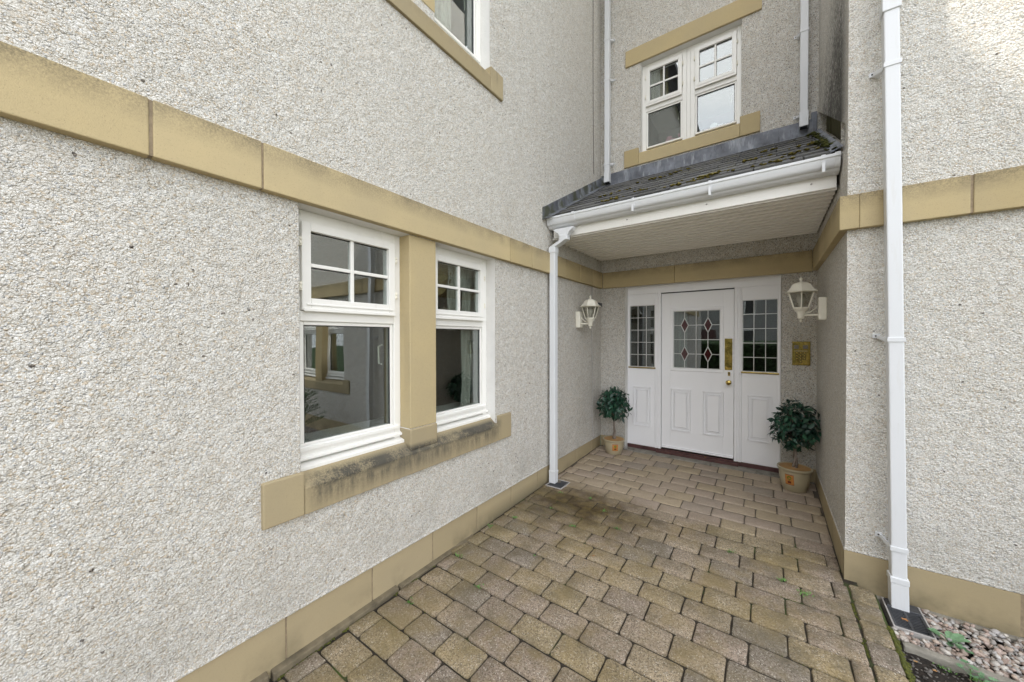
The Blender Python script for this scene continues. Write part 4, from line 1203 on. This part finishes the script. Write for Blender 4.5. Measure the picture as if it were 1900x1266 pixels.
# ground beyond
g = MB(); g.quad((-60, -80, -.12), (60, -80, -.12), (60, 60, -.12), (-60, 60, -.12)); g.obj('ground', M['grass'], kind='structure')
dw = MB(); dw.box(-14, 12, -8.8, -2.6, -.115, -.075); dw.box(.55, 12, -2.59, -2.0, -.115, -.08); dw.obj('driveway', M['bounce_drive'], kind='structure')  # drive widened and paled to bounce light into the recess
# soil bed and gravel
def rough_sheet(x0, x1, y0, y1, z, amp, nx, ny, sc_=9.0):
    m = MB()
    for j in range(ny+1):
        for i in range(nx+1):
            x = x0+(x1-x0)*i/nx; y = y0+(y1-y0)*j/ny
            m.v.append((x, y, z + amp*mnoise.noise(Vector((x*sc_, y*sc_, 3))) + amp*.5*mnoise.noise(Vector((x*sc_*3.1, y*sc_*3.1, 7)))))
    for j in range(ny):
        for i in range(nx):
            a = j*(nx+1)+i; m.f.append((a, a+1, a+nx+2, a+nx+1))
    return m
rough_sheet(.53, 3.4, -2.0, 2.68, -.022, .022, 90, 130).obj('soil_bed', M['soil'], kind='structure', smooth=True)
rough_sheet(.53, 5.9, 2.66, 3.10, -.035, .010, 120, 20).obj('gravel_base', M['soil'], kind='structure')

def pebbles(name, n, fx, zbase, smin, smax, tones):
    m = MB(); cols = []
    for i in range(n):
        x, y = fx()
        s = R.uniform(smin, smax)*(1.25 if R.random() < .12 else 1)
        e = Euler((R.uniform(-.5, .5), R.uniform(-.5, .5), R.uniform(0, 6.28))).to_matrix()
        k = len(m.v); c = Vector((x, y, zbase(x, y) + s*.25))
        sx, sy, sz = s*R.uniform(.8, 1.35), s*R.uniform(.6, .9), s*R.uniform(.38, .6)
        # 14-vertex pebble
        P = []
        for (rr, zz, nn, ph) in ((.62, .8, 5, .3), (1.0, .15, 7, 0), (.75, -.6, 5, .5)):
            for q in range(nn):
                a = 2*pi*q/nn+ph
                P.append(Vector((cos(a)*rr*sx*R.uniform(.85, 1.12), sin(a)*rr*sy*R.uniform(.85, 1.12), zz*sz*R.uniform(.8, 1.15))))
        P.append(Vector((0, 0, sz*.95)))
        m.v += [tuple(c + e @ p) for p in P]
        f0 = len(m.f)
        for q in range(5): m.f.append((k+17, k+q, k+(q+1) % 5))
        def bridge(A, B):
            na, nb2 = len(A), len(B); ia = ib = 0
            while ia < na or ib < nb2:
                if ib*na <= ia*nb2 and ib < nb2: m.f.append((A[ia % na], B[ib % nb2], B[(ib+1) % nb2])); ib += 1
                else: m.f.append((A[ia % na], B[ib % nb2], A[(ia+1) % na])); ia += 1
        bridge([k+q for q in range(5)], [k+5+q for q in range(7)])
        bridge([k+5+q for q in range(7)], [k+12+q for q in range(5)])
        t = R.choice(tones); v = R.uniform(.75, 1.2); t = tuple(a*v*(.78 if smax > .015 else 1) for a in t)
        cols += [t]*(len(m.f)-f0)
    me = bpy.data.meshes.new(name); me.from_pydata(m.v, [], m.f)
    ca = me.color_attributes.new('tone', 'FLOAT_COLOR', 'CORNER')
    li = 0; buf = []
    for f, c in zip(m.f, cols): buf += list(c + (1,))*len(f)
    ca.data.foreach_set('color', buf)
    me.materials.append(M['pebble'])
    for p in me.polygons: p.use_smooth = True
    me.update()
    return link(name, me, kind='stuff')
tones = [(.42, .30, .25), (.40, .29, .23), (.52, .46, .40), (.55, .53, .50), (.40, .37, .34), (.50, .38, .30), (.60, .56, .50), (.36, .26, .20), (.44, .42, .41)]
def fgrav():
    while True:
        x = .56 + (R.random()**1.5)*3.6; y = R.uniform(2.72, 3.075)
        if not (.555 < x < .735 and 2.79 < y): return x, y
pebbles('gravel', 3400, fgrav, lambda x, y: R.uniform(-.018, .012), .009, .019, tones)
def fsoil():
    return .56 + (R.random()**1.4)*2.4, 2.64 - (R.random()**1.3)*2.6
pebbles('soil_crumbs', 5200, fsoil, lambda x, y: R.uniform(-.030, -.010), .003, .010, [(.02, .016, .012)]*9 + [(.05, .035, .022), (.10, .07, .04), (.04, .03, .02), (.25, .23, .2)])
# concrete edging strip between gravel and soil
ed = struct('edging_strip')
for a, b in ((.575, 1.09), (1.095, 2.0), (2.005, 2.9), (2.905, 3.8)):
    m = MB(); f = lambda x: 2.725 - (x-.58)*.065
    m.hexa([(a, f(a)-.055, -.1), (b, f(b)-.055, -.1), (b, f(b), -.1), (a, f(a), -.1), (a, f(a)-.050, .008), (b, f(b)-.050, .012), (b, f(b)-.004, .012), (a, f(a)-.004, .008)])
    m.obj('edging_block', M['conc'], ed, bevel=.008)

# drains
def gully(label, x0, x1, y0, y1, z, group, rib=True):
    t = thing('drain_gully', label, 'drain', ((x0+x1)/2, (y0+y1)/2, z), 0, group)
    hx, hy = (x1-x0)/2, (y1-y0)/2
    m = MB()
    for q in ((-hx, hx, -hy, -hy+.008), (-hx, hx, hy-.008, hy), (-hx, -hx+.008, -hy+.0081, hy-.0081), (hx-.008, hx, -hy+.0081, hy-.0081)): m.box(q[0], q[1], q[2], q[3], -.05, .004)
    m.obj('surround', M['pvc_grey'], t, bevel=.002)
    bx(-hx+.008, hx-.008, -hy+.008, hy-.008, -.06, -.022).obj('sump', M['slate_black'], t)
    if rib:
        g_ = MB()
        gx, gy0, gy1 = hx-.010, -hy+.010, hy-.085
        g_.box(-gx, gx, gy1-.010, gy1, -.018, .002); g_.box(-gx, gx, gy0, gy0+.010, -.018, .002)
        g_.box(-gx, -gx+.008, gy0+.0101, gy1-.0101, -.018, .002); g_.box(gx-.008, gx, gy0+.0101, gy1-.0101, -.018, .002)
        g_.box(-.005, .005, gy0+.0101, gy1-.0101, -.018, .0015)
        n = 11
        for i in range(n):
            yy_ = gy0 + .018 + (gy1-gy0-.034)*i/(n-1)
            for s_ in (-1, 1):
                a, b = (.0055, gx-.0085)
                d = .018 if s_ > 0 else -.004
                p = [(s_*a, yy_), (s_*b, min(max(yy_+d, gy0+.012), gy1-.014))]
                g_.hexa([(p[0][0], p[0][1], -.015), (p[1][0], p[1][1], -.015), (p[1][0], p[1][1]+.005, -.015), (p[0][0], p[0][1]+.005, -.015),
                         (p[0][0], p[0][1], .000), (p[1][0], p[1][1], .000), (p[1][0], p[1][1]+.005, .000), (p[0][0], p[0][1]+.005, .000)])
        g_.obj('grate', M['iron'], t)
        bx(-gx, gx, gy1+.001, hy-.009, -.02, .010).obj('cover_plate', M['iron'], t, bevel=.004)
    else:
        bx(-hx+.010, hx-.010, -hy+.010, hy-.010, -.02, .0).obj('cover_plate', M['iron'], t, bevel=.002)
        for i in range(8):
            bx(-hx+.02, hx-.02, -hy+.022+i*(2*hy-.05)/8, -hy+.027+i*(2*hy-.05)/8, -.0, .003).obj('cover_rib', M['iron'], t)
    return t
gully('black slotted drain grate in the gravel under the tall right downpipe',   .562, .722, 2.795, 3.068, .020, 'drains under the downpipes')
gully('small square drain with grey surround at the foot of the left downpipe', -1.882, -1.700, 3.225, 3.435, zg(3.33)+.003, 'drains under the downpipes', False)

# ------------------------------------------------------------------ potted trees
def leaf_mesh(L, W, k):
    m = MB(); n = 5
    rows_ = []
    for i in range(n+1):
        t = i/n; w = W*(sin(pi*min(1, t*1.02)**.8))*(1-.25*t) if 0 < i < n else .0006
        z = -.22*L*t*t + (.03*L*sin(t*3+k))
        rows_.append((t*L, w, z))
    for (x, w, z) in rows_: m.v += [(x, -w, z+.18*w+.0), (x, 0, z-.10*w), (x, w, z+.18*w)]
    for i in range(n):
        a = i*3
        m.f += [(a, a+3, a+4, a+1), (a+1, a+4, a+5, a+2)]
    me = m.mesh('leaf', M['leaf'], True); return me
leaf_me = [leaf_mesh(.078, .019, 0), leaf_mesh(.070, .021, 1), leaf_mesh(.060, .018, 2), leaf_mesh(.084, .022, 3)]
def potted_tree(label, cx, cy, rt, hp, zc, rc, squash, seed, nleaf=330, lean_=0.0, facing=0.0, trunk_w=.012):
    rr = random.Random(seed)
    z0 = zg(cy)
    t = thing('potted_tree', label, 'potted plant', (cx, cy, z0), 0, 'ball-shaped potted trees flanking the door')
    m = MB()
    m.lathe([(0, .0), (rt*.62, 0), (rt*.66, .006), (rt*.80, hp*.35), (rt*.88, hp*.62), (rt*.90, hp*.86), (rt*.97, hp*.90), (rt*1.0, hp*.93), (rt*1.0, hp*.985), (rt*.975, hp), (rt*.93, hp*1.0), (rt*.88, hp*.975)], 0, 0, 48)
    m2 = MB(); m2.lathe([(rt*.885, hp*.975), (rt*.84, hp*.93), (rt*.80, hp*.72)], 0, 0, 48)
    m.f = m.f[:-1]  # open at the top
    po = m.obj('pot', M['pot'], t, smooth=True); m2.f = m2.f[:-2] if False else m2.f[:-1]
    m2.obj('pot_lining', M['terra'], t, smooth=True)
    m = MB(); m.lathe([(rt*.82, hp*.76), (rt*.4, hp*.80), (0, hp*.79)], 0, 0, 24); m.obj('compost', M['compost'], t, smooth=True)
    # printed badge, wrapped on the pot
    def on_pot(u, z, off):
        fz = z/hp; r = rt*(.66 + (.80-.66)*min(1, fz/.35)) if fz < .35 else rt*(.80 + .08*(fz-.35)/.27) if fz < .62 else rt*(.88+.02*(fz-.62)/.24)
        a = facing + u/r
        return (cos(a)*(r+off), sin(a)*(r+off), z)
    def patch(name, u0, u1, za, zb, off, mat, nn=6):
        m = MB()
        for j in range(nn+1):
            for i in range(nn+1): m.v.append(on_pot(u0+(u1-u0)*i/nn, za+(zb-za)*j/nn, off))
        for j in range(nn):
            for i in range(nn): a = j*(nn+1)+i; m.f.append((a, a+1, a+nn+2, a+nn+1))
        m.obj(name, mat, po)
    bw, b0, b1 = rt*.24, hp*.33, hp*.74
    patch('badge', -bw*1.05, bw*1.05, b0-.004, b1+.004, .0008, M['label_r']); patch('badge', -bw, bw, b0, b1, .0014, M['label_o'])
    patch('badge_print', -bw*.40, bw*.40, b0+.012, b0+(b1-b0)*.36, .0020, M['label_r'])
    patch('badge_print', -bw*.08, bw*.08, b0+(b1-b0)*.36, b0+(b1-b0)*.55, .0020, M['label_g'])
    m = MB(); cz = b0+(b1-b0)*.70; rrd = (b1-b0)*.20
    pts = [on_pot(cos(q*pi/6)*rrd, cz+sin(q*pi/6)*rrd, .0022) for q in range(12)]; m.poly(pts); m.obj('badge_print', M['label_g'], po)
    # twisted trunk of three stems
    zc_l = zc - z0
    for s_ in range(3):
        m = MB(); pts = []; rs = []
        for i in range(22):
            u = i/21; z = hp*.76 + (zc_l-rc*.3-hp*.76)*u; a = s_*2*pi/3 + u*7.0
            w = trunk_w*(.75 - .35*u) + (.02*(1-u)**6)
            pts.append((cos(a)*w + lean_*u*.03 + .006*sin(u*5), sin(a)*w, z)); rs.append(trunk_w*(.85 - .35*u)*rr.uniform(.9, 1.1))
        m.tube(pts, rs, 7); m.obj('trunk', M['bark'], t, smooth=True)
    m = MB()
    tips = []
    for i in range(34):
        d = Vector((rr.gauss(0, 1), rr.gauss(0, 1), rr.gauss(.25, .8))).normalized()
        p0 = Vector((lean_*.03, 0, zc_l - rc*.45)); p2 = Vector((0, 0, zc_l)) + Vector((d.x*rc*squash, d.y*rc, d.z*rc*.92))*.80
        mid = (p0+p2)/2 + Vector((0, 0, .02)); m.tube([p0, mid, p2], [.0035, .0025, .0015], 5); tips.append(p2)
    m.obj('branch', M['bark'], t)
    def leaf_pose(qa, qb):
        d = Vector((rr.gauss(0, 1), rr.gauss(0, 1), rr.gauss(.05, 1))).normalized()
        q = rc*rr.uniform(qa, qb)*(1 + .12*mnoise.noise(d*2.3 + Vector((seed, 0, 0))))
        p = Vector((d.x*q*squash, d.y*q, zc_l + d.z*q*.95))
        o_ = (d*.55 + Vector((rr.gauss(0, .6), rr.gauss(0, .6), rr.gauss(-.45, .4)))).normalized()
        x = o_; nrm = (d + Vector((rr.gauss(0, .35), rr.gauss(0, .35), .5 + rr.gauss(0, .3)))).normalized()
        yv = nrm.cross(x).normalized(); zv = x.cross(yv)
        return p - x*.03, Matrix((x, yv, zv)).transposed()
    for i in range(nleaf):
        p, mt = leaf_pose(.70, 1.0)
        s = rr.uniform(.72, 1.12)
        link('leaf', rr.choice(leaf_me), t, loc=p, rot=mt.to_euler(), scale=(s, s, s))
    m = MB()
    for i in range(420):
        p, mt = leaf_pose(.15, .80); s = rr.uniform(.7, 1.1)
        me_ = rr.choice(leaf_me); k = len(m.v)
        m.v += [tuple(p + mt @ (v.co*s)) for v in me_.vertices]; m.f += [tuple(k+q for q in f.vertices) for f in me_.polygons]
    m.obj('inner_foliage', M['leaf'], t, kind='stuff')
    return t
potted_tree('ball-headed tree in a buff pot in the left corner of the porch', -1.635, 4.565, .140, .190, .735, .235, .92, 5, 290, facing=radians(-62), trunk_w=.011)
potted_tree('ball-headed tree in the larger buff pot to the right of the door',   .215, 4.50, .142, .228, .735, .262, .84, 9, 300, facing=radians(-112), trunk_w=.014)

# ------------------------------------------------------------------ small plants, moss and litter
def tuft(m, x, y, z, r, n, h=.02, wd=.005):
    for i in range(n):
        a = R.uniform(0, 6.28); q = r*R.random(); c = Vector((x+cos(a)*q, y+sin(a)*q, z))
        b = R.uniform(0, 6.28); d = Vector((cos(b), sin(b), R.uniform(.3, 1.2))).normalized()*h*R.uniform(.5, 1.1)
        s_ = d.cross(Vector((0, 0, 1))).normalized()*wd*R.uniform(.6, 1.2)
        m.poly([c, c+d*.55-s_, c+d, c+d*.55+s_])
wx = [(-1.678, 3.17, 'bright weed tuft just in front of the small square drain'), (-1.378, 3.217, 'largest green weed tuft on the brown algae patch'),
      (-1.592, 2.85, 'green weed tuft between the left wall and the algae patch'), (-1.183, 3.063, 'weed tuft at the near right corner of the algae patch'),
      (-.994, 2.85, 'lone weed tuft in the joint right of the algae patch'), (-1.315, 2.687, 'weed tuft in the joint below the algae patch'),
      (-1.777, 2.53, 'weed close to the left wall past the stone window sill'), (-1.873, 2.299, 'dark green weed against the foot of the left wall'),
      (-1.807, 1.88, 'weed in the paving straight below the stone window sill'), (-1.744, 1.385, 'long thin weed along a joint near the bottom left of the paving'),
      (-1.489, 1.713, 'small weed beside the yellowest paver near the left wall'), (.077, 2.85, 'yellow-green weed in a joint near the right-hand plinth corner'),
      (.185, 2.78, 'yellow-green weed one paver right of a like one by the plinth corner'), (-.214, 3.01, 'tiny weed in a joint near the middle of the porch front')]
for (x, y, lb) in wx:
    m = MB(); tuft(m, x, y, zg(y)-.004, R.uniform(.018, .04), R.randint(22, 46), .019, .0045)
    tag(m.obj('weed', M['weed']), lb, 'weed', 'weeds in the paving joints')
m = MB()
for i in range(4200):                                             # moss: border joint line, edge of the bed, wall foot
    w = R.random()
    if w < .45: x, y = .532 + abs(R.gauss(0, .012)), R.uniform(.4, 2.75); z = zg(y) - .010 - (x-.53)*.9; s_ = R.uniform(.004, .011)
    elif w < .68: x, y = .406 + R.gauss(0, .004), R.uniform(.6, 3.0); z = zg(y)-.009; s_ = R.uniform(.003, .007)
    elif w < .83:
        y = 3.045 - .1635*R.randint(1, 14) + R.gauss(0, .003); x = R.uniform(.41, .53); z = zg(y)-.012; s_ = R.uniform(.003, .007)
    elif w < .93: x, y = xL + .037 + R.gauss(0, .004), R.choice([R.uniform(.2, 1.7), R.gauss(1.15, .12)]); z = zg(y)-.005; s_ = R.uniform(.003, .007)
    else:
        k = R.randint(1, 12); y = tops[k] + R.gauss(0, .002); x = R.choice([R.uniform(-1.85, -1.1), R.uniform(-.1, .4)]); z = zg(y)-.009; s_ = R.uniform(.002, .005)
    if mnoise.noise(Vector((x*5, y*7, 1))) < (.05 if w > .45 else -.25): continue
    blob(m, (x, y, z), s_, .8, 5)
m.obj('moss', M['moss'], kind='stuff')

def rosette(label, x, y, z, n, L, mat, name='weed'):
    t = thing(name, label, 'weed', (x, y, z))
    for i in range(n):
        m = MB(); a = 2*pi*i/n + R.uniform(-.3, .3); l = L*R.uniform(.7, 1.1); w = l*.22; e = R.uniform(.15, .8)
        pr_ = [(0, .15), (.3, .7), (.6, 1.0), (.85, .7), (1.0, .05)]
        for (u, ww) in pr_:
            p = Vector((cos(a)*l*u, sin(a)*l*u, l*e*sin(u*1.9))); s_ = Vector((-sin(a), cos(a), 0))*w*ww
            m.v += [tuple(p-s_), tuple(p+Vector((0, 0, -.003))), tuple(p+s_)]
        for k in range(4): q = k*3; m.f += [(q, q+3, q+4, q+1), (q+1, q+4, q+5, q+2)]
        m.obj('leaf', mat, t, smooth=True)
rosette('broad-leaved green weed in the gravel beside the drain grate', .775, 2.835, .004, 9, .082, M['glaucous'])
def seedling(label, x, y, z, h):
    t = thing('seedling', label, 'plant', (x, y, z), 0, 'feathery seedlings in the soil bed')
    m = MB(); m.tube([(0, 0, 0), (.004, .003, h*.5), (.0, 0, h)], .002, 5); m.obj('stem', M['weed'], t)
    for i in range(7):
        a = i*2.4; zz = h*(.45+.08*i); c = Vector((cos(a)*.028, sin(a)*.028, zz+.01))
        m = MB(); m.tube([(0, 0, zz*.9), c], .001, 4)
        for k in range(7):
            b = a + (k-3)*.5; l = .020
            d = Vector((cos(b), sin(b), .25))*l; s_ = Vector((-sin(b), cos(b), 0))*.0032
            m.poly([c, c+d*.6-s_, c+d, c+d*.6+s_])
        m.obj('leaf', M['glaucous'], t)
seedling('taller feathery seedling against the concrete edging strip', .780, 2.62, -.02, .055)
seedling('feathery seedling cut off by the bottom edge of the photo', .855, 2.585, -.02, .035)
seedling('small feathery seedling behind the one at the bottom edge', .93, 2.60, -.02, .03)
m = MB()
for (x, y, n) in ((.70, 2.645, 60), (.83, 2.625, 90), (.90, 2.615, 90), (.97, 2.60, 60), (.88, 2.76, 12), (1.0, 2.78, 14)):
    for i in range(3): tuft(m, x+R.uniform(-.03, .03), y+R.uniform(-.012, .012), -.020, .03, n//3, .016, .0035)
m.obj('ground_weeds', M['weed'], kind='stuff')
def fallen(label, x, y, z, s, mat, rz=0.0):
    m = MB(); P = []
    for k in range(10):
        a = 2*pi*k/10; r = s*(1.0 if k % 2 == 0 else .62)*R.uniform(.8, 1.1); P.append((cos(a)*r, sin(a)*r*.7, R.uniform(0, s*.35)))
    c = len(m.v); m.v.append((0, 0, s*.1)); m.v += P
    for k in range(10): m.f.append((0, 1+k, 1+(k+1) % 10))
    o = m.obj('fallen_leaf', mat); o.location = (x, y, z); o.rotation_euler = (0, 0, rz)
    tag(o, label, 'leaf')
fallen('orange dead leaf lying on the black drain grate', .622, 2.865, .034, .020, M['dead'])
fallen('brown dead leaf lying on the red door threshold', -.62, yD-.02, .141, .016, M['dead'])
fallen('small green leaf lying on the paving near the left wall', -1.361, 2.174, zg(2.174)+.003, .012, M['weed'])
fallen('curled brown leaf lying in the middle of the paving', -1.008, 2.406, zg(2.4)+.003, .012, M['dead'])
for i, (x, y, lb) in enumerate(((.60, 2.60, 'orange leaf on the dark soil next to the mossy paving edge'), (.66, 2.58, 'second brown leaf on the dark soil, further from the paving'))):
    fallen(lb, x, y, -.010, .011, M['dead'])

# conifer shrub at the right, only its tip in the picture, mirrored in the left window
cs = thing('conifer_shrub', 'feathery green shrub whose tip shows at the right edge of the picture', 'shrub', (1.78, 2.62, 0))
m = MB(); m.tube([(0, 0, -.03), (.02, 0, .3), (-.02, .01, .75)], [.02, .014, .006], 6); m.obj('trunk', M['bark'], cs)
for i in range(46):
    a = R.uniform(0, 6.28); u = R.uniform(.1, .95); l = (.72-.45*u)*R.uniform(.7, 1.05)
    p0 = Vector((0, 0, .05+.7*u)); d = Vector((cos(a), sin(a)*.62, .28)); p1 = p0 + d*l
    if p0.y + 2.62 + d.y*l > 3.02: p1.y = 3.02 - 2.62
    m = MB(); m.tube([p0, (p0+p1)/2 + Vector((0, 0, .03)), p1], [.005, .003, .0015], 4)
    for k in range(46):
        q = p0.lerp(p1, .15+.85*k/45); b = R.uniform(0, 6.28); dd = (d*.7 + Vector((cos(b), sin(b), .5))*.6).normalized()*.045; s_ = dd.cross(Vector((0, 0, 1))).normalized()*.004
        m.poly([q, q+dd*.5-s_, q+dd, q+dd*.5+s_])
    m.obj('branch_spray', M['conifer'], cs)

# ------------------------------------------------------------------ what the glass mirrors: the garden behind the camera
def leafy(name, label, x0, x1, y0, y1, z1, n, mat):
    t = thing(name, label, 'hedge', ((x0+x1)/2, (y0+y1)/2, 0))
    hx, hy = (x1-x0)/2, (y1-y0)/2
    bx(-hx*.96, hx*.96, -hy*.8, hy*.8, -.1, z1*.93).obj('hedge_core', M['soil'], t)
    m = MB()
    for i in range(n):
        f = R.random(); 
        if f < .6: p = Vector((R.uniform(-hx, hx), hy*R.uniform(.82, 1.05), R.uniform(0, z1)))
        else: p = Vector((R.uniform(-hx, hx), R.uniform(-hy, hy), z1*R.uniform(.92, 1.06)))
        d = Vector((R.gauss(0, 1), R.gauss(0, 1), R.gauss(0, 1))).normalized()*.07; e = d.cross(Vector((.3, .2, 1))).normalized()*.03
        m.poly([p-d, p-e, p+d, p+e])
    m.obj('foliage', mat, t, kind='stuff')
leafy('hedge', 'clipped green hedge across the drive, seen only mirrored in the door glass', -7, 3, -10.6, -9.4, 1.35, 9000, M['hedge'])
nh = thing('neighbour_house', 'white rendered house with dark roof, seen only mirrored in the glass', 'house', (-2.5, -22, 0))
bx(-7, 7, -4, 4, -.1, 4.9).obj('wall', M['houser'], nh)
m = MB(); m.prism([(-4.6, 4.8), (4.6, 4.8), (0, 7.6)], 'x', -7.4, 7.4); m.obj('roof', M['tile'], nh)
for x in (-5, -2.6, 1.2, 4.4):
    for z in (.9, 3.1):
        w = bx(x-.6, x+.6, 3.98, 4.03, z, z+1.2).obj('window', M['upvc'], nh)
        for q in (-.29, .29): bx(x+q-.25, x+q+.25, 4.031, 4.04, z+.07, z+1.13).obj('pane', M['tile'], w)
bx(-1.4, -.5, 3.98, 4.04, -.05, 2.1).obj('door', M['wood_red'], nh)
